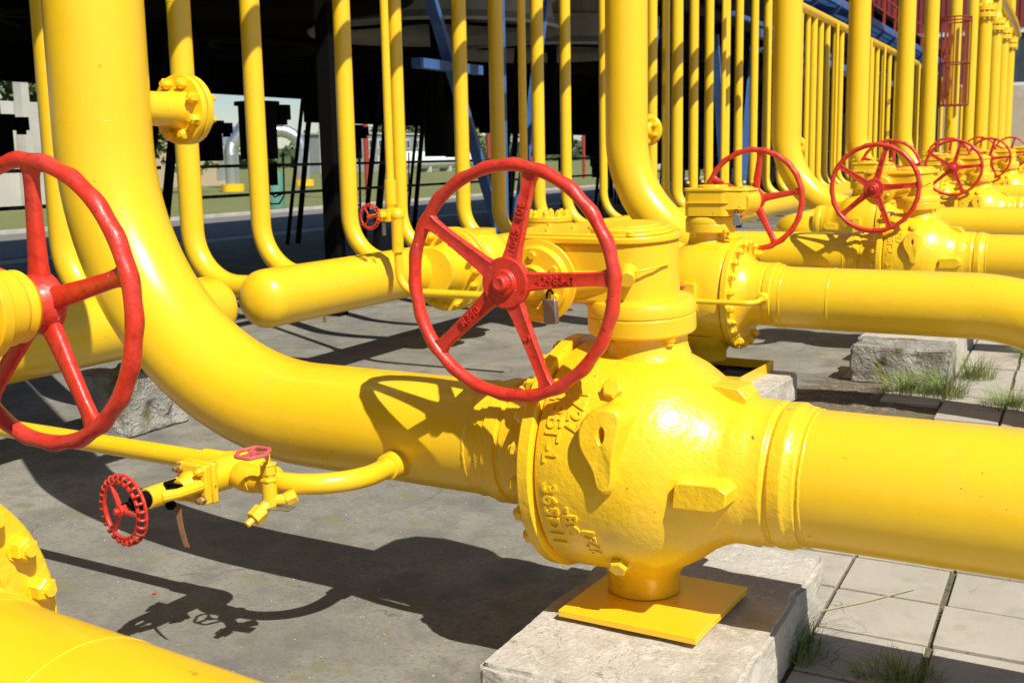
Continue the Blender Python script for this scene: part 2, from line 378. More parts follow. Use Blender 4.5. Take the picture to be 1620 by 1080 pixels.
# ------------------------------------------------------------------ big ball valve
RP = .252
BODY = [(-.25, .43), (-.243, .452), (-.225, .460), (-.11, .457), (-.06, .455), (-.01, .453), (.04, .450), (.10, .443), (.16, .429), (.22, .404), (.28, .366), (.33, .325), (.37, .302), (.41, .286)]
def Rb(x):
    for (a, ra), (c_, rc) in zip(BODY, BODY[1:]):
        if a <= x <= c_: return ra+(rc-ra)*(x-a)/(c_-a)
    return BODY[-1][1]
ZB = .58
def wrap(b, body, xc, phi, size, depth=.009):
    V, F = textmesh(body, size, depth); P = []
    for v in V:
        x = xc+v.y; ph = phi-v.x/.45; R = Rb(x)+v.z-.001; P.append((x, -R*cos(ph), R*sin(ph)+ZB))
    b.add(P, F)
BOLT = {}
def bolt_obj(parent, name, p, d, r, h, m, shank=.0, key=None):
    """one hexagon bolt as a part; the mesh is shared between equal bolts"""
    key = (round(r, 4), round(h, 4), round(shank, 3), m.name, name)
    if key not in BOLT:
        b = MB(); b.cone((0, 0, -.004), (0, 0, h*.14), r*1.18, r*1.18, 16); b.hexb((0, 0, h*.14), (0, 0, 1), r, h*.86, shank or None)
        o = b.build(name, m, None, smooth=30, bevel=r*.06); BOLT[key] = (o.data, True); me = o.data; bpy.data.objects.remove(o)
    me = BOLT[key][0]; o = bpy.data.objects.new(name, me); COL.objects.link(o); o.parent = parent
    q = Vector(d).to_track_quat('Z', 'Y'); o.rotation_mode = 'QUATERNION'
    from mathutils import Quaternion
    o.rotation_quaternion = q @ Quaternion((0, 0, 1), random.random()*6); o.location = p
    return o
def make_valve(name, label, group, gear='round', wc=(-.345, -.435, .733), wR=.458, wth=radians(4), txt=True, tilt=0.0, gz=0.0, longs=False):
    root = empty(name, label=label, cat='valve', group=group)
    Z = Vector((0, 0, ZB)); T = Matrix.Translation(Z)
    def part(b, nm, m, par=root, **k): return b.xf(T).build(nm, m, par, **k)
    # cast body with neck, foot, lugs
    b = MB(); b.rev(BODY+[(.43, .281), (.50, .279), (.505, .276), (.570, .276), (.578, .263), (.590, .263), (.594, .274), (.645, .276), (.655, .268), (.69, .262), (.69, .2)], 96)
    b.rev([(.27, .30), (.33, .25), (.37, .205), (.41, .178), (.45, .165), (.47, .160), (.53, .158)], 48, (.02, 0, 0), (0, 0, 1))
    b.rev([(-.35, .27), (-.42, .215), (-.475, .165), (-.50, .152), (-.58, .148)], 40, (-.025, .07, 0), (0, 0, 1))
    for s1 in (-1, 1):                                        # side lugs
        b.prism([(.29, -.065), (.45, -.060), (.49, -.035), (.495, .015), (.455, .040), (.30, .030)], .22, .395, lambda x, y, z, s1=s1: (x, s1*z, y))
    b.prism([(.20, .335), (.29, .335), (.42, .325), (.455, .29), (.455, .22), (.20, .22)], -.075, .075, lambda x, y, z: (x, z, y))   # top lug
    oc = [(.115, .285), (.06, .295), (.01, .285), (-.03, .25), (-.048, .21), (-.045, .16), (-.022, .115), (.008, .075), (.026, .035), (.03, -.01), (.055, -.035), (.085, -.02), (.095, .03), (.098, .08), (.105, .14), (.116, .20), (.12, .25)]
    nO = 44; hc = (.05, .195); ring = []
    per = [0]
    for q in range(len(oc)): p0, p1 = oc[q], oc[(q+1) % len(oc)]; per.append(per[-1]+hypot(p1[0]-p0[0], p1[1]-p0[1]))
    for k in range(nO):
        t = per[-1]*k/nO; q = max(j for j in range(len(oc)) if per[j] <= t); u_ = (t-per[q])/(per[q+1]-per[q]); p0, p1 = oc[q], oc[(q+1) % len(oc)]; ring.append((p0[0]+(p1[0]-p0[0])*u_, p0[1]+(p1[1]-p0[1])*u_))
    ring = [((ring[k-1][0]+2*ring[k][0]+ring[(k+1) % nO][0])/4, (ring[k-1][1]+2*ring[k][1]+ring[(k+1) % nO][1])/4) for k in range(nO)]
    P = []; top = lambda x, z: -(.492-.16*max(0, z-.14)-.10*max(0, .08-z)-.18*max(0, x-.06))
    for lev in range(5):
        for (x, z) in ring:
            dx_, dz_ = x-hc[0], z-hc[1]
            if lev == 0: P.append((x+dx_*.25, -.33, z+dz_*.05))
            elif lev == 1: P.append((x+dx_*.02, top(x, z)+.022, z))
            elif lev == 2: P.append((x-dx_*.10, top(x, z), z-dz_*.05))
            else:
                an = atan2(dz_, dx_); rx_, rz_ = .013, .030; xx, zz = hc[0]+rx_*cos(an), hc[1]+rz_*sin(an); P.append((xx, top(xx, zz)+(.002 if lev == 3 else .05), zz))
    F = [(l_*nO+k, l_*nO+(k+1) % nO, (l_+1)*nO+(k+1) % nO, (l_+1)*nO+k) for l_ in range(4) for k in range(nO)]+[tuple(4*nO+k for k in range(nO))]
    b.add(P, F)
    bp = Vector((-.015, -.40, -.04)); b.rev([(-.02, .075), (.022, .066), (.034, .056), (.040, .040), (.042, 0)], 28, bp, (-.1, -1, -.1))
    b.prism([(-.06, -.12), (.05, -.12), (.06, .12), (-.05, .12)], 0, .07, lambda x, y, z: (x, .42+z, y))
    body = part(b, 'body', YELC, smooth=40, bevel=.012)
    # two pads with hexagon plugs on the body
    for (x, ph, nm) in ((.022, radians(47), 'plug'), (.035, radians(-50), 'plug')):
        R = .445; p = Vector((x, -R*cos(ph), R*sin(ph))); d = Vector((.12, -cos(ph*.6), sin(ph*.6))).normalized()
        m_ = MB(); m_.cone(p-d*.06, p+d*.012, .066, .046, 20); part(m_, 'plug_pad', YELC, body, bevel=.006)
        bolt_obj(root, nm, p+d*.010+Z, d, .038, .036, YELC)
    if txt:
        for tx, xc, ph, sz in (('365D11', -.178, -20, .082), ('ДЗБГ-L', -.178, 27, .08), ('-BC', -.103, -21, .078), ('1727', -.10, 34, .082), ('1746', -.040, -33, .070)):
            b = MB(); wrap(b, tx, xc, radians(ph), sz); b.build('raised_lettering', YELC, body, smooth=0)
    # bolted closure on the -x side
    b = MB(); b.rev([(-.315, .28), (-.315, .385), (-.312, .468), (-.305, .475), (-.262, .475), (-.257, .468), (-.253, .42)], 96)
    b.rev([(-.315, .34), (-.335, .315), (-.38, .285), (-.43, .268), (-.52, .264), (-.528, .255), (-.54, .255), (-.545, .266), (-.60, .268), (-.61, .258), (-.64, .256), (-.64, .2)], 72)
    cl = part(b, 'end_closure', YELC, smooth=40)
    nb = 20
    for i in range(nb):
        a = 2*pi*(i+.35)/nb; bolt_obj(root, 'bolt', Vector((-.315, .425*cos(a), .425*sin(a)))+Z, (-1, 0, 0), .033, .042, YELC, .012)
    # stem flange with lobes underneath
    b = MB(); b.rev([(.512, .155), (.512, .205), (.520, .212), (.583, .212), (.587, .207), (.591, .212), (.622, .212), (.645, .200), (.652, .165)], 64, (0, 0, 0), (0, 0, 1))
    for i in range(4):
        a = pi/4+i*pi/2+.25; b.cone((.175*cos(a), .175*sin(a), .492), (.175*cos(a), .175*sin(a), .517), .022, .034, 14)
    part(b, 'stem_flange', YELG, smooth=40, bevel=.003)
    for i in range(4):
        a = pi/4+i*pi/2+.25; bolt_obj(root, 'bolt', Vector((.175*cos(a), .175*sin(a), .494))+Z, (0, 0, -1), .022, .022, YELG)
    # gearbox
    G = MB(); lid = MB(); top = MB(); sf = MB()
    if gear == 'round':
        cx_, R = -.055, .19
        def outline(e=0, zz=0):
            P = [(cx_+(R+e)*cos(t_), (R+e)*sin(t_)+.03) for t_ in [radians(-90+k*10) for k in range(19)]]
            P += [(-.30, .25+e), (-.46-e*.5, .21+e), (-.53-e, .12), (-.54-e, -.06), (-.50-e*.7, -.125-e*.7), (-.44, -.15-e), (-.25, -.155-e)]
            return P
        G.prism(outline(), .64, .87); G.cone((-.06, -.10, .73), (-.30, -.12, .70), .07, .07, 20)
        G.cone((-.54, .02, .69), (.02, -.02, .69), .085, .085, 24)
        lid.prism(outline(.012), .87, .895); lid.prism(outline(-.02), .894, .905)
        top.rev([(.90, .165), (.918, .165), (.924, .158), (.924, .12), (.930, .118), (.930, 0)], 48, (-.055, .03, 0), (0, 0, 1))
        part(G, 'gearbox', YELG, smooth=40, bevel=.012); gb = root.children[-1] if False else [o for o in kids(root) if o.name.startswith('gearbox')][-1]
        l_ = part(lid, 'lid', YELG, gb, smooth=40, bevel=.006); part(top, 'cover_plate', YELG, gb, bevel=.002)
        s_ = MB()                                            # indicator spout on the front
        s_.cone((.01, -.135, .765), (.035, -.205, .745), .036, .030, 18); s_.tube([(.05, -.165, .77), (.08, -.14, .775), (.11, -.10, .78), (.135, -.03, .785)], .005, 6)
        s_.tube([(-.33, -.165, .735), (-.2, -.165, .74), (-.08, -.16, .745)], .006, 6)
        part(s_, 'grease_spout', YELG, gb, bevel=.004)
        for (x, y) in ((-.45, .1), (-.36, -.08), (-.22, .2), (-.30, .03), (-.055+.15, .03+.06), (-.055-.12, .03-.12), (-.055+.07, .03-.15), (-.055+.05, .19)):
            bolt_obj(gb, 'screw', Vector((x, y, .903))+Z, (0, 0, 1), .012, .012, YELG)
        wx = wc[0]
        sf.rev([(0, .10), (.02, .162), (.04, .166), (.045, .14), (.075, .137), (.08, .07), (.16, .055), (.25, .05)], 48, (wx-.01, -.145, wc[2]-.01), (0, -1, 0))
        part(sf, 'shaft_flange', YELG, gb, smooth=40, bevel=.003)
        for i in range(6):
            a = 2*pi*(i+.5)/6; bolt_obj(gb, 'screw', Vector((wx-.01+.108*cos(a), -.218, wc[2]-.01+.108*sin(a)))+Z, (0, -1, 0), .017, .016, YELG)
    else:
        def rr(x0, x1, y0, y1, r):
            P = []
            for (cx_, cy_, a0) in ((x1-r, y0+r, -90), (x1-r, y1-r, 0), (x0+r, y1-r, 90), (x0+r, y0+r, 180)):
                P += [(cx_+r*cos(radians(a0+k*15)), cy_+r*sin(radians(a0+k*15))) for k in range(7)]
            return P
        G.prism(rr(-.22, .17, -.20, .20, .06), .655, .865); G.prism([(-.19, -.19), (-.19, .19), (wc[0]-.06, .155), (wc[0]-.10, .12), (wc[0]-.10, -.12), (wc[0]-.06, -.155)], .71, .86)
        G.prism(rr(-.235, .185, -.215, .215, .06), .765, .772)
        lid.prism(rr(-.23, .18, -.21, .21, .06), .865, .89); lid.prism([(-.19, -.195), (-.19, .195), (wc[0]-.06, .165), (wc[0]-.11, .12), (wc[0]-.11, -.12), (wc[0]-.06, -.165)], .862, .880)
        top.rev([(.89, .13), (.905, .13), (.912, .12), (.912, 0)], 40, (-.02, 0, 0), (0, 0, 1))
        gb = part(G, 'gearbox', YELG, smooth=40, bevel=.008); part(lid, 'lid', YELG, gb, bevel=.005); part(top, 'cover_plate', YELG, gb, bevel=.002)
        for (x, y) in ((.14, .17), (.14, -.17), (-.19, .17), (-.19, -.17), (wc[0]-.06, .1), (wc[0]-.06, -.09)):
            bolt_obj(gb, 'screw', Vector((x, y, .887+gz))+Z, (0, 0, 1), .013, .016, YELG)
        for q in (G, lid, top): q.v = [(p[0], p[1], p[2]+(gz if p[2] > .7 else 0)) for p in q.v]
        if longs: sf.rev([(0, .15), (.36, .150), (.365, .128), (.40, .128), (.405, .163), (.45, .165), (.455, .130), (.54, .132), (.545, .156), (.585, .154), (.60, .124), (.66, .122), (.67, .112), (.70, .118), (.725, .098), (.735, .05), (.78, .05)], 48, (wc[0], -.16, wc[2]), (0, -1, 0))
        if longs:
            for q in (.55, 2.2, 3.9, 5.4): bolt_obj(root, 'bolt', Vector((wc[0]+.155*cos(q), -.16-.435, wc[2]+.155*sin(q)))+Z, (cos(q), 0, sin(q)), .017, .022, YELG)
        else: sf.rev([(-.25, .115), (0, .125), (.02, .128), (.03, .10), (.05, .095), (.06, .05), (.15, .045)], 40, (wc[0], -.12, wc[2]), (0, -1, 0))
        part(sf, 'shaft_flange', YELG, gb, smooth=40, bevel=.003)
    hw = wheel_parts(root, Vector(wc)+Z, wR, wth, -1, txt)
    if tilt:
        Rm = Matrix.Translation(Z+Vector((0, 0, .5))) @ Matrix.Rotation(tilt, 4, 'X') @ Matrix.Translation(-Z-Vector((0, 0, .5)))
        for o in kids(root):
            nm = o.name.split('.')[0]
            if nm in ('gearbox', 'stem_flange'):
                o.matrix_local = Rm @ o.matrix_local
    return root
# ------------------------------------------------------------------ the row of valves
SLP = .0105
def lift(U): return max(0, U[1]-4.19)*SLP
def lab(i, t): return t[i] if i < len(t) else t[-1]
UA = [(-1.53, 4.19), (-1.53, 12.45), (-1.53, 20.1), (-1.53, 27.6), (-1.53, 35.2)]
VA = make_valve('ball_valve', 'large yellow ball valve in the foreground, with raised lettering beside its complete red handwheel', 'large yellow ball valves with wheels on the near side', tilt=radians(3.5))
LA = [None, 'shiny yellow ball valve behind the second complete near-side wheel, right of the boxy gearbox',
      'yellow ball valve behind the third near-side red wheel, upper right', 'small distant yellow ball valve behind the fourth near-side red wheel',
      'farthest yellow ball valve at the right edge of the row']
VA.location = (*UA[0], .90-ZB); VA.rotation_euler = (0, 0, A4)
VB = make_valve('ball_valve', 'yellow ball valve with a boxy gearbox, standing in a yellow tray on a concrete block', 'large yellow ball valves with wheels on the far side', gear='box', wc=(-.27, -.32, .775), wR=.45, wth=radians(170), txt=False, gz=.045)
UB = [(-2.85, 9.50), (-2.85, 17.2), (-2.85, 25.0), (-2.85, 32.6)]
VB.location = (*UB[0], .90-ZB+.02); VB.rotation_euler = (0, 0, A4+pi)
V0 = make_valve('ball_valve', 'yellow valve cut off by the left edge, its red wheel seen from behind', 'large yellow ball valves with wheels on the far side', gear='box', wc=(.29, -.93, .755), wR=.485, wth=radians(166), txt=False, longs=True)
V0.location = (-2.78, 1.62, .90-ZB); V0.rotation_euler = (0, 0, A4+pi)
for i in range(1, 5): dup(VA, (*UA[i], .90-ZB+lift(UA[i])), A4, label=LA[i])
LB = [None, 'yellow ball valve with boxy gearbox, half hidden behind the second complete red wheel', 'distant yellow ball valve with boxy gearbox behind the third near-side wheel', 'farthest yellow ball valve with boxy gearbox at the end of the row']
for i in range(1, 4): dup(VB, (*UB[i], .90-ZB+lift(UB[i])), A4+pi, label=LB[i])
# ------------------------------------------------------------------ large riser pipes bending into the valves
def loc2w(U, p, a=A4):
    return Vector((U[0]+p[0]*cos(a)-p[1]*sin(a), U[1]+p[0]*sin(a)+p[1]*cos(a), 0.90+p[2]+lift(U)*(U[1] > 10)))
def riser(U, label, top=9.0, XR=-4.55, R=.247, flange=True, zf=1.52, brad=1.33):
    d = (U[0]-XR)/cos(A4); root = empty('riser_pipe', loc2w(U, (-d, 0, -.9)), A4, label, 'pipe', 'large yellow riser pipes')
    root.location.z = 0
    zl = .9+lift(U); p = fillet([(d-.63, 0, zl), (0, 0, zl), (0, 0, top)], brad, 26)
    b = MB(); b.tube(p, R, 56); b.build('pipe', YEL, root, smooth=50)
    seam(root, (d-.70, 0, zl), (1, 0, 0), R, .006); seam(root, (0, 0, zl+brad+.08), (0, 0, 1), R-.0005, .0015); seam(root, (brad+.05, 0, zl), (1, 0, 0), R-.0005, .0015)
    if flange:
        z = zf; b = MB(); b.rev([(R-.03, .092), (.44, .092), (.48, .10), (.515, .115), (.522, .188), (.532, .193), (.555, .193), (.558, .17)], 48, (0, 0, z), (0, 1, 0))
        fl = b.build('branch_flange', YEL, root, bevel=.003)
        b = MB(); b.rev([(.565, .17), (.567, .193), (.605, .193), (.61, .188), (.61, 0)], 48, (0, 0, z), (0, 1, 0)); b.build('blind_flange', YEL, root, bevel=.003)
        for i in range(8):
            a = 2*pi*(i+.5)/8; bolt_obj(root, 'bolt', Vector((.150*cos(a), .522, z+.150*sin(a))), (0, -1, 0), .031, .045, YEL, .012)
            bolt_obj(root, 'bolt', Vector((.150*cos(a), .612, z+.150*sin(a))), (0, 1, 0), .028, .03, YEL, .02)
    return root
RL = ['very wide yellow riser pipe in the left foreground, sweeping down into the big valve', 'second large yellow riser, rising just right of the picture centre',
      'third large yellow riser, thinner looking, rising behind the far-side red wheel', 'fourth large yellow riser, straight above the second near-side wheel',
      'fifth large yellow riser with a visible bend, at upper right']
for i in range(5):
    riser(UA[i], RL[i], zf=(2.39, 2.39, 2.2, 2.2, 2.2)[i], XR=(-4.55, -4.82, -4.75, -4.85, -4.85)[i])
for i, y in enumerate((42.0, 49.6, 56.9)):
    o = empty('riser_pipe', (-4.95, y, 0), 0, ('straight yellow pipe left of the red caged ladder', 'straight yellow pipe standing inside the red caged ladder', 'straight yellow pipe between the caged ladder and the flanged standing pipes')[i], 'pipe', 'large yellow riser pipes')
    b = MB(); b.tube([(0, 0, 0), (0, 0, 11)], .25, 32); b.build('pipe', YEL, o)
# ------------------------------------------------------------------ pipes leaving the valves to the right
def outlet(U, a, pts, rads, label, R=.255, nm='outlet_pipe', beads=(.25, 1.0), bw=.0055):
    root = empty(nm, (U[0], U[1], lift(U)*(U[1] > 10)), a, label, 'pipe', 'yellow outlet pipes on the right')
    b = MB(); b.tube(fillet([(p[0], p[1], p[2]+.9) for p in pts], rads, 18), R, 64); b.build('pipe', YEL, root, smooth=50)
    for x in beads: seam(root, (pts[0][0]+x, 0, .9), (1, 0, 0), R, bw)
    return root
outlet(UA[0], A4, [(.66, 0, 0), (7, 0, 0)], [], 'yellow pipe leaving the foreground valve to the right edge', beads=(.045,))
for i in range(1, 5):
    outlet(UA[i], A4, [(.66, 0, 0), (8, 0, 0)], [], ['', 'yellow pipe leaving the second lettered valve towards the right edge', 'yellow pipe running right behind the second lettered valve outlet', 'distant yellow pipe running right, fourth of the straight outlets', 'farthest straight yellow pipe at the right edge'][i], beads=(.045, .9))
for i in range(4):
    outlet(UB[i], A4, [(.62, 0, 0), (2.6, 0, 0), (4.8, -.9, -1.35)], [1.5], ['yellow pipe bending down to the right just beyond the paving block', 'yellow bent outlet pipe behind the second lettered valve', 'distant yellow bent outlet pipe', 'farthest yellow bent outlet pipe'][i], beads=(.06, .45))
_o = outlet((V0.location.x, V0.location.y+.02), radians(-7.5), [(.62, 0, 0), (1.9, 0, 0), (3.6, -.9, -1.6)], [1.0], 'yellow pipe cutting across the lower left corner of the picture', R=.262, bw=.003, beads=(.06, .45))
# stubs behind the far-side valves, turning away towards the header
for i in range(4):
    b = MB(); U = UB[i]; root = empty('inlet_pipe', (U[0], U[1], 0), 0, ['short yellow inlet bend hidden behind the foreground gearbox', 'yellow inlet bend behind the second boxy valve', 'yellow inlet bend behind the third boxy valve', 'yellow inlet bend behind the farthest boxy valve'][i], 'pipe', 'yellow inlet bends')
    b.tube(fillet([(-.62, .05, .9), (-1.15, .08, .9), (-1.2, 2.6, .9)], .45, 12), .25, 40); b.build('pipe', YEL, root)
# ------------------------------------------------------------------ concrete blocks and plates under the valves
def rough_block(name, poly, z0, z1, m, label, group, cuts=9, amp=.008, chip=0):
    bm = bmesh.new(); n = len(poly); vb = [bm.verts.new((x, y, z0)) for x, y in poly]; vt = [bm.verts.new((x, y, z1)) for x, y in poly]
    bm.faces.new(vb[::-1]); bm.faces.new(vt)
    for i in range(n): bm.faces.new((vb[i], vb[(i+1) % n], vt[(i+1) % n], vt[i]))
    bmesh.ops.bevel(bm, geom=[e for e in bm.edges], offset=.018, segments=2, affect='EDGES')
    bmesh.ops.triangulate(bm, faces=bm.faces)
    for _ in range(5):
        es = [e for e in bm.edges if e.calc_length() > .045]
        if not es: break
        bmesh.ops.subdivide_edges(bm, edges=es, cuts=1); bmesh.ops.triangulate(bm, faces=bm.faces)
    from mathutils import noise
    for v in bm.verts:
        q = noise.noise(v.co*9)*amp+noise.noise(v.co*30)*amp*.5; c = noise.noise(v.co*5+Vector((3, 1, 7)))
        d = Vector((v.co.x-sum(p[0] for p in poly)/n, v.co.y-sum(p[1] for p in poly)/n, v.co.z-(z0+z1)/2)).normalized()
        v.co += d*q
        if chip and c > .25 and v.co.z > z0+.05: v.co -= d*(c-.25)*chip
    me = bpy.data.meshes.new(name); bm.to_mesh(me); bm.free(); me.materials.append(m)
    me.polygons.foreach_set('use_smooth', [True]*len(me.polygons)); me.set_sharp_from_angle(angle=radians(50))
    o = bpy.data.objects.new(name, me); COL.objects.link(o); return tag(o, label, 'concrete block', group)
def upoly(U, pts, a=A4): return [tuple(loc2w(U, (x, y, 0), a)[:2]) for x, y in pts]
rough_block('concrete_plinth', upoly(UA[0], [(-.31, -.77), (.60, -.84), (.50, .92), (-.42, .92)]), 0, .27, CONC, 'pale chipped concrete block under the foreground valve', 'concrete plinths', chip=.09, amp=.011)
for i in range(1, 5):
    rough_block('concrete_plinth', upoly(UA[i], [(-.36, -.9), (.52, -.9), (.52, .55), (-.36, .55)]), 0, .27, CONC, ['', 'concrete block under the second lettered valve', 'concrete block under the third lettered valve', 'concrete block under the fourth lettered valve', 'concrete block under the farthest lettered valve'][i], 'concrete plinths')
def plate(U, label, c=(.06, -.01), s=(.58, .58)):
    b = MB(); b.box((0, 0, .0), (s[0], s[1], .028)); o = b.build('base_plate', YEL, smooth=0, bevel=.003)
    o.location = loc2w(U, (*c, -.596)); o.rotation_euler = (0, 0, A4); return tag(o, label, 'plate', 'yellow steel plates under the valves')
plate(UA[0], 'square yellow steel plate on the foreground concrete block, under the valve foot')
for i in range(1, 5): plate(UA[i], ['', 'yellow steel plate under the second lettered valve', 'yellow steel plate under the third lettered valve', 'yellow steel plate under the fourth lettered valve', 'yellow steel plate under the farthest lettered valve'][i])
for i in range(4):
    U = UB[i]
    nmz = ['yellow-painted', 'second', 'third', 'farthest'][i]
    rough_block('concrete_plinth', upoly(U, [(-.5, -1.0), (.74, -1.0), (.74, .16), (-.5, .3)]), 0, .24, CONC, ['grey concrete block carrying the yellow tray of the boxy valve', 'concrete block under the second boxy valve', 'concrete block under the third boxy valve', 'concrete block under the farthest boxy valve'][i], 'concrete plinths')
    t = empty('yellow_tray', loc2w(U, (-.0, -.25, -.66)), A4, ['yellow angle-iron tray with a dark inside under the boxy valve', 'yellow tray under the second boxy valve', 'yellow tray under the third boxy valve', 'yellow tray under the farthest boxy valve'][i], 'tray', 'yellow trays under the valves')
    b = MB(); x, y = .52, .42
    b.bb((-x, -y, .0), (x, -y+.012, .085)); b.bb((-x, y-.012, 0), (x, y, .085)); b.bb((x-.012, -y+.012, 0), (x, y-.012, .085)); b.bb((-x, -y+.012, 0), (-x+.012, y-.012, .085)); b.build('rim', YEL, t, bevel=.002)
    b = MB(); b.bb((-x+.012, -y+.012, 0.003), (x-.012, y-.012, .012)); b.build('bottom_plate', BLK, t)
# ------------------------------------------------------------------ headers running along the row
def header(y0, y1, X, label, R=.262, cap0=True, cap1=True, z=.90):
    root = empty('header_pipe', (X, y0, 0), 0, label, 'pipe', 'yellow header pipes lying along the row'); L = y1-y0; prof = []
    b = MB()
    p0 = [(R*.75*(1-cos(pi/2*k/8)), R*sin(pi/2*k/8)) for k in range(1, 9)] if cap0 else [(0, R)]
    p1 = [(L-R*.75*(1-cos(pi/2*k/8)), R*sin(pi/2*k/8)) for k in range(8, 0, -1)] if cap1 else [(L, R)]
    b.rev(p0+p1, 56, (0, 0, z), (0, 1, 0)); b.build('pipe', YEL, root, smooth=50)
    for q in (R*.75+.03, min(1.2, L*.4)): seam(root, (0, q, z), (0, 1, 0), R-.0005, .0015)
    return root
h0 = header(-2, 7.50, -6.50, 'yellow header pipe lying behind the left red wheel, ending in a rounded cap', cap0=False)
h1 = header(7.80, 84, -6.45, 'yellow header pipe with a rounded end cap in the middle distance', cap1=False)
b = MB(); b.cyl((0, 1.05, .66), (0, 1.05, .59), .012, 10); b.hexb((0, 1.05, .60), (0, 0, -1), .02, .03); b.build('drain_plug', YEL, h1)
# flanged valve sitting in the header
hv = empty('header_valve', (-6.2, 11.55, 0), 0, 'bolted yellow flanged valve on the header, behind the complete red wheel', 'valve')
b = MB(); b.rev([(-1.1, .26), (-.86, .27), (-.80, .30), (-.79, .455), (-.70, .455), (-.70, .28)], 48, (0, 0, .9), (0, 1, 0)); b.build('flange', YEL, hv, bevel=.004); b = MB(); b.rev([(-.66, .28), (-.66, .455), (-.57, .455), (-.55, .30), (-.3, .27), (.4, .30)], 48, (0, 0, .9), (0, 1, 0)); b.build('flange', YEL, hv, bevel=.004)
b = MB(); b.ball((0, -.05, .9), .42, 24, (1, 1, .95)); b.cyl((0, -.05, 1.1), (0, -.05, 1.30), .22, 32); b.build('body', YELC, hv)
for i in range(16):
    a = 2*pi*i/16; bolt_obj(hv, 'bolt', (.395*cos(a), -.565, .9+.395*sin(a)), (0, 1, 0), .034, .07, YEL, .03)
    bolt_obj(hv, 'bolt', (.395*cos(a), -.80, .9+.395*sin(a)), (0, -1, 0), .034, .07, YEL, .03)
bn = empty('bonnet_flange', (-5.78, 12.55, 0), 0, 'round yellow bonnet with a ring of bolts just above the foreground gearbox', 'flange')
b = MB(); b.rev([(.6, .24), (1.24, .24), (1.25, .29), (1.31, .29), (1.315, .27), (1.325, .27), (1.33, .29), (1.385, .29), (1.39, .28), (1.39, 0)], 48, (0, 0, 0), (0, 0, 1)); b.build('bonnet', YELG, bn, bevel=.003)
for i in range(10):
    a = 2*pi*i/10; bolt_obj(bn, 'bolt', (.235*cos(a), .235*sin(a), 1.39), (0, 0, 1), .042, .06, YEL, .02)
# ------------------------------------------------------------------ slim riser pipes of the coolers
SR = [(6.76, .125), (8.27, .108), (9.28, .10), (10.86, .098), (11.96, .085), (13.55, .098), (14.6, .105), (15.96, .098), (17.0, .09), (18.6, .07),
      (21.1, .10), (21.9, .08), (22.6, .12), (23.7, .10), (24.8, .10), (26.1, .10), (27.2, .10), (28.6, .10), (29.9, .11), (31.4, .10), (33.6, .10), (34.6, .085), (35.4, .12), (36.4, .10), (37.4, .10), (38.7, .10), (39.7, .10),
      (41.3, .10), (43.0, .10), (44.4, .10), (45.8, .10), (47.0, .10), (48.5, .10), (50.1, .10), (52, .10), (54, .10), (56, .10), (58.5, .10), (61, .1), (63.5, .1), (66.5, .1), (69.5, .1), (73, .1), (77, .1), (81, .1)]
ORD = ['first', 'second', 'third', 'fourth', 'fifth', 'sixth', 'seventh', 'eighth', 'ninth', 'tenth', 'eleventh', 'twelfth', 'thirteenth', 'fourteenth', 'fifteenth', 'sixteenth', 'seventeenth', 'eighteenth', 'nineteenth', 'twentieth',
       'twenty-first', 'twenty-second', 'twenty-third', 'twenty-fourth', 'twenty-fifth', 'twenty-sixth', 'twenty-seventh', 'twenty-eighth', 'twenty-ninth', 'thirtieth', 'thirty-first', 'thirty-second', 'thirty-third', 'thirty-fourth', 'thirty-fifth', 'thirty-sixth', 'thirty-seventh', 'thirty-eighth', 'thirty-ninth', 'fortieth', 'forty-first', 'forty-second', 'forty-third', 'forty-fourth', 'forty-fifth']
for i, (y, r) in enumerate(SR):
    b = MB(); xo = -7.5
    br = .52 if i not in (6, 12) else .42
    pts = fillet([(-.0, 0, 9.5 if y < 30.5 else 6.1), (0, 0, .96+.0), (1.0, .0, .96)], br, 14)
    b.tube(pts, r, 24 if i < 20 else 12); 
    if i in (1, 4, 7): bead(b, (0, 0, 3.35+.2*i), (0, 0, 1), r, .004, 24)
    o = b.build('slim_riser_pipe', YEL, loc=(xo, y, 0), smooth=50)
    tag(o, ORD[i]+' slim yellow riser pipe from the left, bending into the header'+(' beside the widest riser' if i == 0 else ''), 'pipe', 'slim yellow riser pipes of the coolers')
# ------------------------------------------------------------------ bypass line with its gate valve and needle valve
ZP = .80
bp = empty('bypass_pipe', (-3.2, 3.62, 0), 0, 'slim yellow bypass pipe curving off the foreground pipe towards the small red ribbed wheel', 'pipe')
def bl(p): return (p[0]+3.2, p[1]-3.62, p[2])
b = MB(); b.tube([bl(p) for p in fillet([(-2.60, 4.22, ZP), (-2.585, 3.57, ZP), (-2.92, 3.60, ZP)], .27, 14)], .043, 24)
b.rev([(-.04, .072), (.05, .066), (.075, .060), (.14, .056), (.145, .045)], 32, bl((-2.597, 4.10, ZP)), (0, -1, 0)); b.build('pipe', YEL, bp)
b = MB(); b.tube([bl(p) for p in [(-3.26, 3.73, ZP), (-3.40, 3.74, ZP), (-6.0, 3.93, ZP)]], .045, 24)
b.cone(bl((-3.26, 3.73, ZP)), bl((-3.40, 3.74, ZP)), .056, .056, 24); b.build('pipe', YEL, bp)
gv = empty('gate_valve', (-3.13, 3.67, 0), A4, 'small yellow gate valve in the left foreground, with a red ribbed wheel', 'valve')
b = MB(); b.cone((.24, -.07, ZP), (.10, -.07, ZP), .054, .054, 24); b.cone((.255, -.07, ZP), (.235, -.07, ZP), .05, .066, 24)
b.tube(fillet([(.13, -.07, ZP), (.04, -.07, ZP+.0), (.04, .06, ZP), (-.15, .05, ZP)], .045, 6), .058, 20)
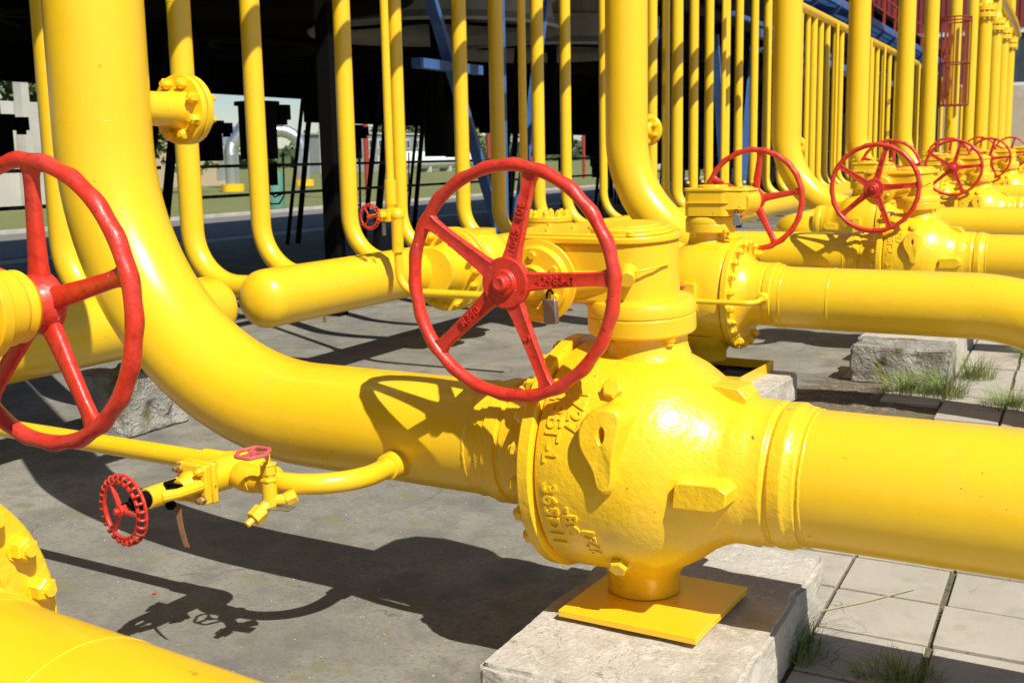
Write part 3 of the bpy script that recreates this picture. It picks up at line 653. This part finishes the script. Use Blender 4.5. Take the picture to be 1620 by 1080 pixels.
b.cone((-.13, .05, ZP), (-.02, .05, ZP), .062, .066, 24); b.cone((-.06, .06, ZP), (-.06, -.22, ZP), .075, .068, 24); b.build('body', YELG, gv, bevel=.004)
b = MB(); b.box((-.06, -.185, ZP), (.17, .03, .17)); b.build('body_flange', YELG, gv, bevel=.008)
b = MB(); b.box((-.06, -.222, ZP), (.165, .038, .165)); b.build('bonnet_flange', YELG, gv, bevel=.008)
for sx in (-1, 1):
    for sz in (-1, 1): bolt_obj(gv, 'bolt', (-.06+sx*.060, -.240, ZP+sz*.060), (0, -1, 0), .018, .022, YELG if (sx+sz) else RUSTB, .014)
b = MB()
b.rev([(.24, .055), (.27, .05), (.29, .036), (.31, .034), (.31, 0)], 24, (-.06, 0, ZP), (0, -1, 0))
for sx in (-1, 1):
    b.tube([(-.06+sx*.055, -.245, ZP), (-.06+sx*.062, -.30, ZP), (-.06+sx*.060, -.37, ZP), (-.06+sx*.034, -.43, ZP)], [.026, .023, .022, .025], 10)
b.cone((-.06, -.405, ZP), (-.06, -.475, ZP), .044, .042, 20); b.build('yoke', YELG, gv, bevel=.003)
b = MB(); b.box((-.06, -.325, ZP), (.075, .014, .045)); b.cyl((-.06, -.30, ZP), (-.06, -.60, ZP), .013, 12); b.cyl((-.095, -.29, ZP+.02), (-.095, -.345, ZP+.02), .012, 8); b.cyl((-.025, -.29, ZP-.02), (-.025, -.345, ZP-.02), .012, 8); b.build('gland', BLK, gv)
b = MB(); b.cone((-.06, -.475, ZP), (-.06, -.54, ZP), .034, .030, 16); b.build('stem_nut', BLK, gv); b = MB(); b.ball((-.055, -.36, ZP-.055), .022, 10); b.build('grease_cap', BLK, gv)
rib_wheel(gv, (-.06, -.60, ZP-.012), .137, (-.12, -1, .0), 26)
b = MB(); P = []
for k in range(6):
    t = k/5; P += [(-.045+.045*t*t-.016, -.33-.01*t, ZP-.06-.17*t), (-.045+.045*t*t+.016, -.33-.012*t, ZP-.06-.168*t)]
b.add(P, [(2*k, 2*k+1, 2*k+3, 2*k+2) for k in range(5)])
o = b.build('hanging_tag', RUST, None, smooth=0); o.parent = gv; md = o.modifiers.new('t', 'SOLIDIFY'); md.thickness = .0015
nv = empty('needle_valve', (-2.85, 3.49, .018), A4, 'small yellow needle valve with a flat faded red wheel on top of the slim pipe', 'valve')
z = ZP
b = MB(); b.cone((0, .0, z-.075), (0, 0, z+.02), .030, .030, 16); b.cone((0, 0, z+.02), (0, 0, z+.032), .037, .037, 6); b.cone((0, 0, z+.03), (0, 0, z+.050), .028, .028, 16); b.cone((0, 0, z+.048), (0, 0, z+.085), .035, .033, 6); b.cone((0, 0, z+.085), (0, 0, z+.092), .036, .036, 6); b.cyl((0, 0, z+.09), (0, 0, z+.14), .010, 12)
b.ball((0, 0, z-.07), .031, 12); b.tube([(0, 0, z-.065), (-.008, -.045, z-.095)], .024, 12); b.cone((-.008, -.04, z-.092), (-.016, -.085, z-.118), .036, .034, 6); b.cone((-.016, -.08, z-.116), (-.024, -.112, z-.135), .015, .014, 12)
b.tube([(0, 0, z-.06), (.045, .035, z-.06), (.075, .06, z-.045)], .022, 12); b.cone((.05, .04, z-.06), (.08, .066, z-.045), .030, .030, 6); b.build('body', YELG, nv, bevel=.002)
b = MB(); b.box((.055, .0, z-.085), (.10, .06, .004), Matrix.Rotation(.2, 3, 'Z')); b.build('name_plate', STEELG, nv)
b = MB(); n = 48; P = []
for i in range(n):
    a = 2*pi*i/n; R = .064*(1+.05*cos(6*a))
    for j in range(8):
        q = 2*pi*j/8; P.append(((R+.0085*cos(q))*cos(a), (R+.0085*cos(q))*sin(a), z+.145+.008*sin(q)))
b.add(P, [(i*8+j, i*8+(j+1) % 8, ((i+1) % n)*8+(j+1) % 8, ((i+1) % n)*8+j) for i in range(n) for j in range(8)])
hwl = b.build('handwheel', PINK, nv); b = MB(); b.cyl((0, 0, z+.135), (0, 0, z+.152), .017, 12)
for i in range(3): a = 2*pi*i/3+.3; b.beam((0, 0, z+.143), (.062*cos(a), .062*sin(a), z+.145), .014, .009)
b.build('spokes', PINK, hwl)
for x in hwl, : x.rotation_euler = (radians(5), 0, 0); x.location = (0, 0, .012)
# small ones on the other units
def small_bypass(U, label1, label2):
    o = empty('bypass_pipe', loc2w(U, (-.95, -.25, -.9)), A4, label1, 'pipe', 'yellow bypass pipes of the farther valves'); o.location.z = 0
    b = MB(); b.tube(fillet([(0, 0, .80), (-.02, -.33, .80), (-1.0, -.33, .80)], .22, 8), .043, 16); b.rev([(0, .07), (.05, .06), (.12, .055), (.12, .04)], 20, (0, .0, .8), (0, -1, 0)); b.build('pipe', YEL, o)
    v = dup(nv, None, A4, label=label2, group='small needle valves of the farther units'); p = loc2w(U, (-1.5, -.62, 0)); v.location = (p.x, p.y, lift(U))
small_bypass(UA[1], 'yellow bypass pipe curving off behind the farther boxy valve outlet', 'tiny red wheel on a yellow needle valve above the bent outlet pipe')
small_bypass(UA[2], 'yellow bypass pipe low behind the second complete red wheel', 'tiny red wheel on a needle valve left of the second lettered valve')
# drain branch on the boxy valve flange
o = empty('drain_branch', loc2w(UB[0], (0, 0, -.9)), A4, 'thin yellow drain branch with a tiny red handle beside the boxy valve flange', 'pipe'); o.location.z = 0
b = MB(); b.tube(fillet([(.56, -.20, .92), (.56, -.50, .90), (-.12, -.52, .90)], .10, 6), .022, 14); b.rev([(0, .05), (.03, .045), (.05, .03)], 16, (.56, -.25, .92), (0, -1, 0)); b.cone((-.02, -.52, .9), (.06, -.52, .9), .04, .04, 6); b.cyl((-.1, -.52, .9), (-.1, -.52, 1.0), .014, 10); b.build('pipe', YEL, o)
b = MB(); b.box((-.1, -.52, 1.01), (.16, .03, .02)); b.ball((-.1, -.52, 1.02), .035, 10); b.build('handle', PINK, o)
# padlock on the foreground gearbox
def padlock(U, p, a, label):
    o = empty('padlock', loc2w(U, p), a, label, 'padlock', 'steel padlocks on the gearboxes')
    b = MB(); b.prism([(-.029, 0), (.029, 0), (.033, -.095), (-.024, -.100)], -.014, .014, lambda x, y, z: (x, z, y)); b.build('case', STEELG, o, bevel=.005)
    b = MB(); b.tube([(-.013, 0, -.005), (-.013, 0, .022), (-.006, 0, .034), (.006, 0, .034), (.013, 0, .022), (.013, 0, -.005)], .004, 8); b.build('shackle', BLK, o)
padlock(UA[0], (-.28, -.24, .65), A4, 'grey steel padlock hanging between the red spoke and the foreground gearbox')
padlock(UB[0], (.30, -.20, .70), A4+.3, 'small silver padlock on the boxy gearbox beside the far-side red wheel')
# thin vertical drain line with its own little gate valve
dl = empty('drain_line', (-6.1, 9.55, 0), 0, 'thin vertical yellow pipe with couplings, bending right past the header', 'pipe')
b = MB(); b.tube([(0, 0, 9), (0, 0, 1.80)], .04, 20); b.tube([(0, 0, 1.9), (0, 0, 1.66)], .058, 20)
b.ball((.10, -.05, 1.56), .072, 16); b.tube([(0, 0, 1.66), (.0, 0, 1.58), (.10, -.05, 1.56)], .055, 16); b.cone((.10, -.05, 1.56), (.08, -.03, 1.20), .062, .056, 20)
b.tube(fillet([(.08, -.03, 1.25), (.07, 0, .80), (1.6, -.06, .80)], .2, 8), .04, 18); b.build('pipe', YEL, dl)
g2 = empty('gate_valve', (-6.10, 9.50, .76), radians(-6), 'tiny gate valve with a red ribbed wheel in front of the third slim riser', 'valve')
b = MB(); b.box((0, -.06, ZP), (.13, .05, .12)); b.cone((0, -.05, ZP), (0, -.16, ZP), .05, .035, 16); b.box((.045, -.13, ZP), (.016, .16, .03)); b.box((-.045, -.13, ZP), (.016, .16, .03)); b.build('body', YELG, g2, bevel=.004)
b = MB(); b.cyl((0, -.14, ZP), (0, -.30, ZP), .014, 10); b.box((0, -.12, ZP), (.06, .02, .05)); b.build('stem', BLK, g2)
rib_wheel(g2, (0, -.30, ZP), .125, (0, -1, 0), 24)
b = MB(); b.box((.05, -.14, ZP-.13), (.04, .003, .12)); o = b.build('hanging_tag', STEELG, g2)
# ------------------------------------------------------------------ blue steelwork, overhead pipes and walkway
def frame_thing(name, label, cat, parts, m, group=None, kind=None):
    o = empty(name, (0, 0, 0), 0, label, cat, group)
    for nm, b, mm in parts: b.build(nm, mm or m, o, smooth=0)
    return o
def post(x, y, z, w_, label, name='steel_column', m=BLUE, group='steel columns of the coolers', lace=False):
    b = MB(); t = w_*.13
    b.box((-w_/2+t/2, 0, z/2), (t, w_, z)); b.box((w_/2-t/2, 0, z/2), (t, w_, z)); b.box((0, 0, z/2), (w_-2*t, t, z)); b.box((0, 0, .01), (w_*2, w_*2, .02))
    return tag(b.build(name, m, loc=(x, y, 0), smooth=0), label, 'column', group)
post(-7.9, 15.45, 10, .17, 'blue steel column standing between two slim risers')
def brace(p, q, w_, label, m=BLUE, h=None, group='diagonal braces of the coolers'):
    b = MB(); p, q = Vector(p), Vector(q); b.beam((0, 0, 0), q-p, w_, h or w_*.55); b.beam(Vector((0, 0, .0))+Vector((0, w_*.3, 0)), q-p+Vector((0, w_*.3, 0)), w_*.25, w_*1.1)
    return tag(b.build('diagonal_brace', m, loc=p, smooth=0), label, 'brace', group)
brace((-8.6, 17.1, .3), (-8.6, 14.0, 5.6), .17, 'blue diagonal brace leaning left behind the complete red wheel')
brace((-8.6, 17.2, .3), (-8.6, 18.9, 5.6), .15, 'blue diagonal brace leaning right of the blue column')
b = MB(); b.box((0, 0, 0), (.15, 1.9, .14)); tag(b.build('steel_beam', BLUE, loc=(-8.6, 15.2, 3.45), smooth=0), 'short blue beam crossing behind the slim risers', 'beam')
for i, (y, y2) in enumerate(((22.6, 23.8), (29.5, 28.2), (30.6, 32.0))):
    brace((-8.4, y, .1), (-8.4, y2, 5), .2, ['blue diagonal brace between the slim risers left of the third large riser', 'blue brace seen through the far-side red wheel', 'blue brace right of the third large riser'][i])
brace((-8.9, 7.0, .2), (-8.9, 6.1, 6.5), .16, 'grey blue diagonal brace at the upper left edge', GREYM)
# cooler bays: dark soffit, plenum walls, fan rings and drives hanging below
for k in range(9):
    y0 = -16.7+k*11.5
    nm = ['first', 'second', 'third', 'fourth', 'fifth', 'sixth', 'seventh', 'eighth', 'ninth'][k]
    c = empty('air_cooler', (-15, y0, 0), 0, nm+' dark air cooler bay counted from the left, on tall legs', 'air cooler', 'air cooler bays behind the slim risers')
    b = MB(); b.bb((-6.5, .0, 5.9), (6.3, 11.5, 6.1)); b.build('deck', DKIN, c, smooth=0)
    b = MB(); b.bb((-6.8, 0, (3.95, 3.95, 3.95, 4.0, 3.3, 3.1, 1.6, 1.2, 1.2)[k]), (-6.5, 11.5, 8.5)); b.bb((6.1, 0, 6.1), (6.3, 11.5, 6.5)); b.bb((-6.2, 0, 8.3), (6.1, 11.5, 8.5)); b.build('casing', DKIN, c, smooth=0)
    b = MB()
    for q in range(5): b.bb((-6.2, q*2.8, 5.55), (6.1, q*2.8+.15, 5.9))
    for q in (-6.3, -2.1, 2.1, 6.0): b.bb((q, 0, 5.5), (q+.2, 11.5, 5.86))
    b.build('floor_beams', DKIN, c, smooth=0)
    for (fx, fy) in ((-3.1, 2.9), (3.0, 2.9), (-3.1, 8.6), (3.0, 8.6)):
        b = MB(); b.rev([(4.62, 2.5), (4.60, 2.56), (4.66, 2.58), (4.80, 2.42), (5.2, 2.36), (5.23, 2.46), (5.30, 2.46), (5.33, 2.36), (5.95, 2.34), (5.95, 2.30), (4.8, 2.34)], 56, (fx, fy, 0), (0, 0, 1), closed=True)
        f_ = b.build('fan_ring', GREYM if (k == 3 and fx > 0) else RINGD, c, smooth=30)  # one bay's front rings keep the lit grey, the rest the shaded copy
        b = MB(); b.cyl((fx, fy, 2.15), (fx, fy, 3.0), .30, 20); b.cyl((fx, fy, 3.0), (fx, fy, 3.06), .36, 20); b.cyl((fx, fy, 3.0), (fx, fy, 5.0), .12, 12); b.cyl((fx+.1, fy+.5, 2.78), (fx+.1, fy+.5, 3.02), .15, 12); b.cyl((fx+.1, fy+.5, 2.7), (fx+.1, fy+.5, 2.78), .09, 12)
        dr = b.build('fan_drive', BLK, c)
        b = MB()
        for q in range(6): b.box((fx+1.1*cos(q*pi/3), fy+1.1*sin(q*pi/3), 4.85), (1.9, .28, .04), Matrix.Rotation(q*pi/3, 3, 'Z'))
        b.build('fan_blades', BLK, c)
        b = MB()
        b.beam((fx-.2, fy-2.3, 0), (fx-.2, fy-1.2, 4.9), .10); b.beam((fx-.2, fy-2.75, 0), (fx-.2, fy-1.5, 4.9), .07)
        if fx > 0: b.beam((fx+.8, fy-2.6, 2.05), (fx+.8, fy+2.6, 2.05), .045); b.beam((fx+.8, fy-2.6, 1.62), (fx+.8, fy+2.6, 1.62), .045)
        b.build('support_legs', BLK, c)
        b = MB(); b.box((fx+.9, fy+.9, 1.82), (.30, .40, .52)); b.tube([(fx+.85, fy+.8, 1.6), (fx+.85, fy+.82, 1.30), (fx+.9, fy+1.0, 1.12), (fx+.9, fy+1.3, 1.12), (fx+.9, fy+1.5, 1.3), (fx+.9, fy+1.55, 2.3)], .02, 8); b.tube([(fx+.9, fy+.95, 1.6), (fx+.9, fy+.97, 1.4), (fx+.9, fy+1.15, 1.28), (fx+.9, fy+1.45, 1.35)], .02, 8); b.build('switch_box', BLK, c)
    for (x, y) in ((-6.2, 1.2), (5.9, 6.5)): b = MB(); b.box((x, y, 2.75), (.2, .2, 5.5)); b.build('leg', BLK, c, smooth=0)
# overhead header with its thin droppers (seen at upper right)
oh = empty('overhead_header', (-7.45, -4, 6.15), 0, 'yellow overhead pipe running along the row above the slim risers', 'pipe')
b = MB(); b.tube([(0, 0, 0), (0, 70, 0)], .13, 24); b.build('pipe', YEL, oh)
for i, y in enumerate((32.2, 38.0, 41.2, 44.4, 47.6, 51, 54.5, 58)):
    b = MB(); b.cyl((0, 0, .96), (0, 0, 6.1), .055, 12); tag(b.build('dropper_pipe', YEL, loc=(-7.3, y, 0)), 'thin yellow dropper under the overhead pipe, '+ORD[i]+' from the left', 'pipe', 'thin droppers under the overhead pipe')
b = MB(); b.cyl((0, 0, .96), (0, 0, 9), .055, 14); tag(b.build('dropper_pipe', YEL, loc=(-6.9, 14.2, 0)), 'thin yellow vertical pipe touching the right side of the blue column', 'pipe', 'thin vertical pipes by the blue column')
b = MB(); b.cyl((0, 0, .96), (0, 0, 9), .05, 14); tag(b.build('dropper_pipe', YEL, loc=(-7.0, 24.2, 0)), 'thin yellow vertical pipe between slim risers right of the second large riser', 'pipe', 'thin vertical pipes by the blue column')
for i, (x, z_) in enumerate(((-5.75, 5.75), (-5.55, 6.7))):  # added above the view to throw shadow bands on the slim risers
    b = MB(); b.tube([(0, 0, 0), (0, 30, 0)], .12, 20); tag(b.build('shadow_pipe', YEL, loc=(x, -4, z_)), ['lower', 'upper'][i]+' of two added yellow pipes, unseen above the row, casting shadow bands', 'pipe')
wk = empty('walkway', (-8.9, 0, 7.3), 0, 'blue steel walkway with red railing posts high along the coolers', 'walkway')
b = MB(); b.bb((.55, 10, 0), (.63, 80, .28)); b.bb((-.9, 10, 0), (-.82, 80, .28)); b.build('stringers', BLUE, wk, smooth=0)
b = MB()
for k in range(350): b.bb((-.8, 10+k*.2, .2), (.55, 10.03+k*.2, .25))
b.build('grating', BLUE, wk, smooth=0)
b = MB(); b.bb((-2.2, 34, -1.3), (-.9, 80, .3))
for k in range(14): b.beam((-.8, 30+k*3.4, -1.2), (.6, 30+k*3.4, 0), .12); b.beam((-2.2, 30+k*3.4, -2.6), (.5, 30+k*3.4, -.1), .14)
b.build('brackets', BLUE, wk, smooth=0)
for k in range(22):
    b = MB(); b.box((.6, 12+k*3.2, .75), (.10, .10, 1.3)); b.build('railing_post', REDF, wk, smooth=0)
b = MB(); b.bb((.57, 10, 1.35), (.63, 80, 1.41)); b.bb((.58, 10, .8), (.62, 80, .84)); b.build('handrail', REDF, wk, smooth=0)
for i, (y, z_) in enumerate(((33, 5.2), (36, 4.5), (41, 5.0), (47, 4.5), (53, 5.0))):
    b = MB(); b.box((0, 0, 0), (.2, 5.2, .22)); b.box((-.6, 0, .5), (.15, 6, .12)); tag(b.build('steel_beam', BLUE, loc=(-7.9, y, z_), smooth=0), ORD[i]+' short dark blue beam behind the slim risers at upper right', 'beam', 'short dark blue beams at upper right')
# caged ladder on the seventh riser
REDC = mat('dull_cage_paint', (.26, .04, .025), .6)
cg = empty('caged_ladder', (-4.80, 49.1, 0), 0, 'rusty red safety cage of a ladder on a distant yellow pipe', 'ladder')
b = MB()
for z_ in (3.8, 5.4, 7.0, 7.12):
    b.tube([(.55*cos(a), -.1+.62*sin(a)-.5, z_) for a in [2*pi*k/24 for k in range(25)]], .028, 6)
for k in range(7): a = -pi*.5+(-3+k)*.55; b.cyl((.55*cos(a), -.6+.62*sin(a), 3.8), (.55*cos(a), -.6+.62*sin(a), 7.1), .022, 6)
b.build('cage', REDC, cg)
b = MB(); b.box((-.28, .1, 5.5), (.06, .12, 3.4)); b.box((.28, .1, 5.5), (.06, .12, 3.4)); b.box((-.42, -.3, 5.5), (.05, .25, 3.4))
for k in range(0): b.cyl((-.28, .1, 3.6+k*.3), (.28, .1, 3.6+k*.3), .02, 6)
b.build('ladder', REDF, cg)
# four standing pipes with flanged necks at the far end
for i, (x, y, zf_) in enumerate(((-4.5, 57.8, 8.1), (-4.5, 64.4, 8.1), (-4.5, 70.3, 8.15), (-4.5, 76, 8.1))):
    o = empty('flanged_standpipe', (x, y, 0), 0, ORD[i]+' of the four flanged standing pipes at the far right', 'pipe', 'flanged standing pipes at the far end')
    b = MB(); b.cyl((0, 0, 0), (0, 0, zf_-.1), .33, 24); b.cone((0, 0, zf_+.4), (0, 0, zf_+.8), .38, .26, 24); b.tube([(0, 0, zf_+.8), (0, 0, 13)], .25, 16); b.build('pipe', YEL, o)
    b = MB(); b.cyl((0, 0, zf_-.1), (0, 0, zf_+.12), .48, 28); b.cyl((0, 0, zf_+.20), (0, 0, zf_+.42), .48, 28); b.build('flange', YEL, o, bevel=.01)
    b = MB()
    for k in range(12): b.cyl((.42*cos(k*pi/6), .42*sin(k*pi/6), zf_-.2), (.42*cos(k*pi/6), .42*sin(k*pi/6), zf_+.52), .05, 6)
    b.build('bolts', YEL, o)
b = MB(); b.tube([(-4.9, 40, 14.5), (-4.6, 58, 10.2), (-4.3, 74, 9.3), (-4.3, 78, 8.9)], .34, 20); tag(b.build('slanting_pipe', YEL), 'slanting yellow pipe descending behind the flanged standing pipes', 'pipe')
# ------------------------------------------------------------------ end building
eb = empty('end_building', (2, 84, 0), 0, 'beige plastered building with dark red sheeting and a dark window beyond the row', 'building')
b = MB(); b.bb((-26, 0, 0), (14, 10, 6.2)); b.build('wall', BEIGE, eb, smooth=0)
b = MB()
for k in range(115): b.bb((-26+k*.35, -.15, 9.9), (-26+k*.35+.26, -.02, 16)); b.bb((-26+k*.35+.26, -.07, 9.9), (-26+k*.35+.35, -.02, 16))
b.build('red_sheeting', MAROON, eb, smooth=0)
b = MB(); b.bb((-26, 0, 6.2), (14, 10, 6.4)); b.bb((-26, -.1, 9.6), (14, 0, 9.86)); b.build('frame', WHT, eb, smooth=0)
b = MB(); b.bb((-25.9, .1, 6.4), (14, .2, 9.6)); b.build('window_band', GLASS, eb, smooth=0)
# ------------------------------------------------------------------ far background through the coolers
def tree(x, y, h_, w_, label, m, n=900, ls=.5, conif=False):
    o = empty('tree', (x, y, 0), 0, label, 'tree', 'trees far behind the plant'); b = MB(); b.tube([(0, 0, 0), (.1, 0, h_*.45), (0, .1, h_*.9)], [h_*.03, h_*.02, h_*.006], 8)
    for k in range(7): a = k*2.4; b.tube([(0, 0, h_*(.3+.07*k)), (w_*.35*cos(a), w_*.35*sin(a), h_*(.42+.07*k))], [h_*.012, h_*.004], 5)
    b.build('trunk', BARK, o); b = MB(); cl = [(random.uniform(-1, 1)*w_*.36, random.uniform(-1, 1)*w_*.36, h_*random.uniform(.3, .9), random.uniform(.14, .3)*w_) for _ in range(16)]
    for k in range(n):
        if conif:
            t = random.random()**.7; rr = w_*.5*(1-t)*random.uniform(.3, 1); a = random.random()*6.3; c = Vector((rr*cos(a), rr*sin(a), h_*(.12+.88*t)))
        else:
            q = random.choice(cl); d = Vector((random.gauss(0, 1), random.gauss(0, 1), random.gauss(0, 1))).normalized()*q[3]*random.uniform(.5, 1); c = Vector(q[:3])+d
        s = ls*random.uniform(.5, 1.2); u_ = Vector((random.gauss(0, 1), random.gauss(0, 1), random.gauss(0, 1))).normalized(); v_ = u_.orthogonal().normalized()
        b.add([c-u_*s, c+v_*s*.6, c+u_*s, c-v_*s*.6], [(0, 1, 2, 3)])
    b.build('crown', m, o, smooth=0)
tree(-62, 64, 9, 8, 'bushy green tree seen between the widest riser and the first slim risers', LEAF, 1500, .35)
tree(-58, 49, 12, 7, 'pale willow-like tree at the left edge beside the concrete wall', LEAF, 1500, .35)
tree(-150, 247, 16, 16, 'dark conifer above the grey far building', LEAFD, 1600, .6, True); tree(-152, 236, 15, 14, 'second dark conifer, left of the dark conifer above the far building', LEAFD, 1400, .6, True)
tree(-140, 262, 17, 18, 'round green tree right of the grey far building', LEAF, 1300, .6)
wl = empty('precast_wall', (-52, 38, 0), 0, 'tall pale precast concrete wall at the left edge', 'wall')
b = MB()
for k in range(8):
    hh = 7.5 if k < 4 else 5.6
    b.bb((-.2, -12+k*3, .0), (.2, -12+k*3+2.96, hh))
b.build('panels', PANEL, wl, smooth=0, bevel=.03); b = MB()
for k in range(4): b.bb((.2, -12+k*6, 0), (.8, -12+k*6+.5, 8.4)); 
b.build('buttress', PANEL, wl, smooth=0)
tw = empty('tan_building', (-75, 82, 0), 0, 'low tan building behind the silver pipe loops', 'building'); b = MB(); b.bb((-8, -9, 0), (0, 7, 4.6)); b.build('wall', TAN, tw, smooth=0); b = MB(); b.bb((-8.4, -9.4, 4.6), (.4, 7.4, 4.9)); b.build('roof', PANEL, tw, smooth=0)
for i, (x, y, s) in enumerate(((-54.8*1.045, 67.8, 1), (-62, 83, 1.05))):
    o = empty('silver_pipe_loop', (x, y, 0), radians(35), ['left silver insulated pipe loop rising from the lawn', 'right silver insulated pipe loop with ribbed bend'][i], 'pipe', 'silver insulated pipe loops'); r_ = .52*s; hh = 4.6*s; rb = 2.0
    b = MB(); pts = fillet([(0, 0, .6), (0, 0, hh), (-7, -.0, hh), (-7, 0, .6)] if i else [(0, 0, .6), (0, 0, hh-1.4), (1.3, 0, hh+.6), (4, 0, hh+.6)], rb if i else [1.6, 1.4], 16)
    rr = [r_*(1.05 if k % 2 else .97) for k in range(len(pts))]; b.tube(pts, rr, 24); b.build('cladding', SILV, o, smooth=25)
    b = MB(); b.cyl((0, 0, 0), (0, 0, .55), .85, 24); b.build('yellow_base', YEL, o)
o = empty('drum', (-33.2, 42.2, 0), 0, 'tall green drum on the grass beyond the road', 'drum'); b = MB(); b.rev([(0, .4), (.02, .42), (1.5, .42), (1.62, .36), (1.72, .15), (1.72, 0)], 24, (0, 0, 0), (0, 0, 1)); b.build('shell', GREEN, o)
o = empty('lamp_mast', (-118, 163, 0), 0, 'thin distant floodlight mast against the sky', 'lamp post'); b = MB(); b.cone((0, 0, 0), (0, 0, 17), .3, .14, 8); b.build('mast', PANEL, o); b = MB(); b.box((0, 0, 17), (3.2, .4, .5)); b.build('lamp_head', PANEL, o)
fb = empty('office_building', (-125, 197, 0), radians(0), 'grey flat-roofed office building with white windows, far behind the slim risers', 'building')
b = MB(); b.bb((-10, -16, 0), (0, 34, 7.2)); b.build('wall', GREYM, fb, smooth=0); b = MB(); b.bb((-10.2, -16.3, 7.2), (.3, 34.3, 7.5)); b.build('roof', PANEL, fb, smooth=0)
for fl in range(2):
    for k in range(10):
        y = -14.5+k*4.6; b = MB(); b.bb((.0, y, 1.2+fl*3.2), (.12, y+2.6, 3.0+fl*3.2)); wf = b.build('window_frame', WHT, fb, smooth=0)
        b = MB(); b.bb((.12, y+.15, 1.35+fl*3.2), (.15, y+1.2, 2.85+fl*3.2)); b.bb((.12, y+1.4, 1.35+fl*3.2), (.15, y+2.45, 2.85+fl*3.2)); b.build('pane', GLASS, wf, smooth=0)
tk = empty('storage_tank', (-102, 174, 0), 0, 'white horizontal tank lying on the lawn before the office building', 'tank'); b = MB(); b.rev([(-14, .2), (-13.8, 1.1), (-13, 1.5), (13, 1.5), (13.8, 1.1), (14, .2)], 32, (0, 0, 2.0), (0, 1, 0)); b.build('shell', WHT, tk); b = MB()
for k in (-10, -3, 4, 11): b.box((0, k, .5), (2.2, .6, 1.2))
b.build('saddle', PANEL, tk)
for i, (x, y) in enumerate(((-40, 55.5), (-40, 60), (-44, 84), (-44, 92), (-44, 104))):
    b = MB(); b.cyl((0, 0, 0), (0, 0, 5.8), .16, 10); b.box((0, 0, 5.7), (.3, 2.2, .2)); tag(b.build('red_post', REDF, loc=(x, y, 0)), ORD[i]+' red post on the lawn counted from the left', 'post', 'red posts beyond the road')
lw = empty('low_wall', (-60, 150, 0), 0, 'long low pale wall and sheds beyond the lawn at right', 'wall'); b = MB(); b.bb((-.3, 20, 0), (0, 90, 3.0)); b.build('panels', PANEL, lw, smooth=0)
b = MB(); b.bb((-8, 45, 0), (-1, 56, 6)); b.build('shed', WHT, lw, smooth=0)
# distant tree belt along the horizon
b = MB()
for k in range(9000):
    y = random.uniform(-100, 700); x = -260-random.random()*40; z_ = random.random()**1.3*(8+4*sin(y*.05)+3*sin(y*.13)); s = random.uniform(1.2, 2.6)
    u_ = Vector((random.gauss(0, 1), random.gauss(0, 1), random.gauss(0, 1))).normalized(); v_ = u_.orthogonal().normalized(); c = Vector((x, y, z_))
    b.add([c-u_*s, c+v_*s*.7, c+u_*s, c-v_*s*.7], [(0, 1, 2, 3)])
tag(b.build('distant_woods', LEAFD, smooth=0), kind='stuff')
# ------------------------------------------------------------------ loose blocks, grass tufts and litter
rough_block('concrete_block', [(-1.84, 10.55), (-.98, 10.45), (-.98, 11.1), (-1.84, 11.2)], 0, .34, CONR, 'rough crumbling concrete block standing alone on the paving under the bent pipe', 'loose concrete blocks', amp=.014, chip=.12)
rough_block('concrete_block', [(-7.0, 6.3), (-6.5, 6.3), (-6.5, 7.0), (-7.0, 7.0)], 0, .5, CONR, 'rough concrete block supporting the header behind the left red wheel', 'loose concrete blocks', amp=.014, chip=.12)
tuft(-1.02, 4.55, 230, .26, .34, 'large green grass tuft at the right foot of the foreground concrete block')
tuft(-.55, 4.45, 170, .14, .34, 'dark low grass tuft in the paving shade under the foreground outlet pipe')
tuft(-1.28, 10.2, 200, .26, .5, 'grass tuft in front of the rough crumbling block'); tuft(-.98, 10.15, 180, .34, .4, 'taller grass tuft at the right corner of the rough crumbling block')
tuft(-.80, 11.0, 150, .34, .35, 'shaded grass tuft behind the right side of the rough crumbling block'); tuft(-.42, 9.9, 210, .22, .5, 'grass tuft at the right edge on the farther paving')
tuft(-.35, 12.3, 120, .25, .4, 'grass tuft at the right edge under the bent pipe'); tuft(-1.08, 3.95, 120, .12, .25, 'short grass in the gap beside the foreground block')
b = MB(); b.tube([(-1.0, 4.98, .03), (-.8, 5.2, .035), (-.62, 5.45, .032)], .0025, 5); tag(b.build('straw', STRAW), 'single dry straw lying on the paving', 'straw')
b = MB()
for k in range(700):
    x, y = random.uniform(-6, -1.3), random.uniform(2.9, 9); s = random.uniform(.0015, .0045); b.box((x, y, s*.4), (s*2, s*1.4, s*.8), Matrix.Rotation(random.random()*3, 3, 'Z'))
tag(b.build('grit', CONC, smooth=0), kind='stuff')
b = MB(); b.rev([(0, .0), (.002, .010), (.003, .011), (.002, .006)], 16, (0, 0, 0), (0, 0, 1)); tag(b.build('paint_flake', RED, loc=(-4.0, 3.98, .002)), 'small red paint flake on the slab left of the ribbed wheel', 'flake')
b = MB()
for k in range(60):
    x, y = random.uniform(-4.6, -1.6), random.uniform(2.7, 4.6); s = random.uniform(.003, .008); b.add([(x-s, y, .004), (x, y-s*.6, .005), (x+s, y, .004), (x, y+s*.6, .005)], [(0, 1, 2, 3)])
tag(b.build('paint_flecks', YEL, smooth=0), kind='stuff')
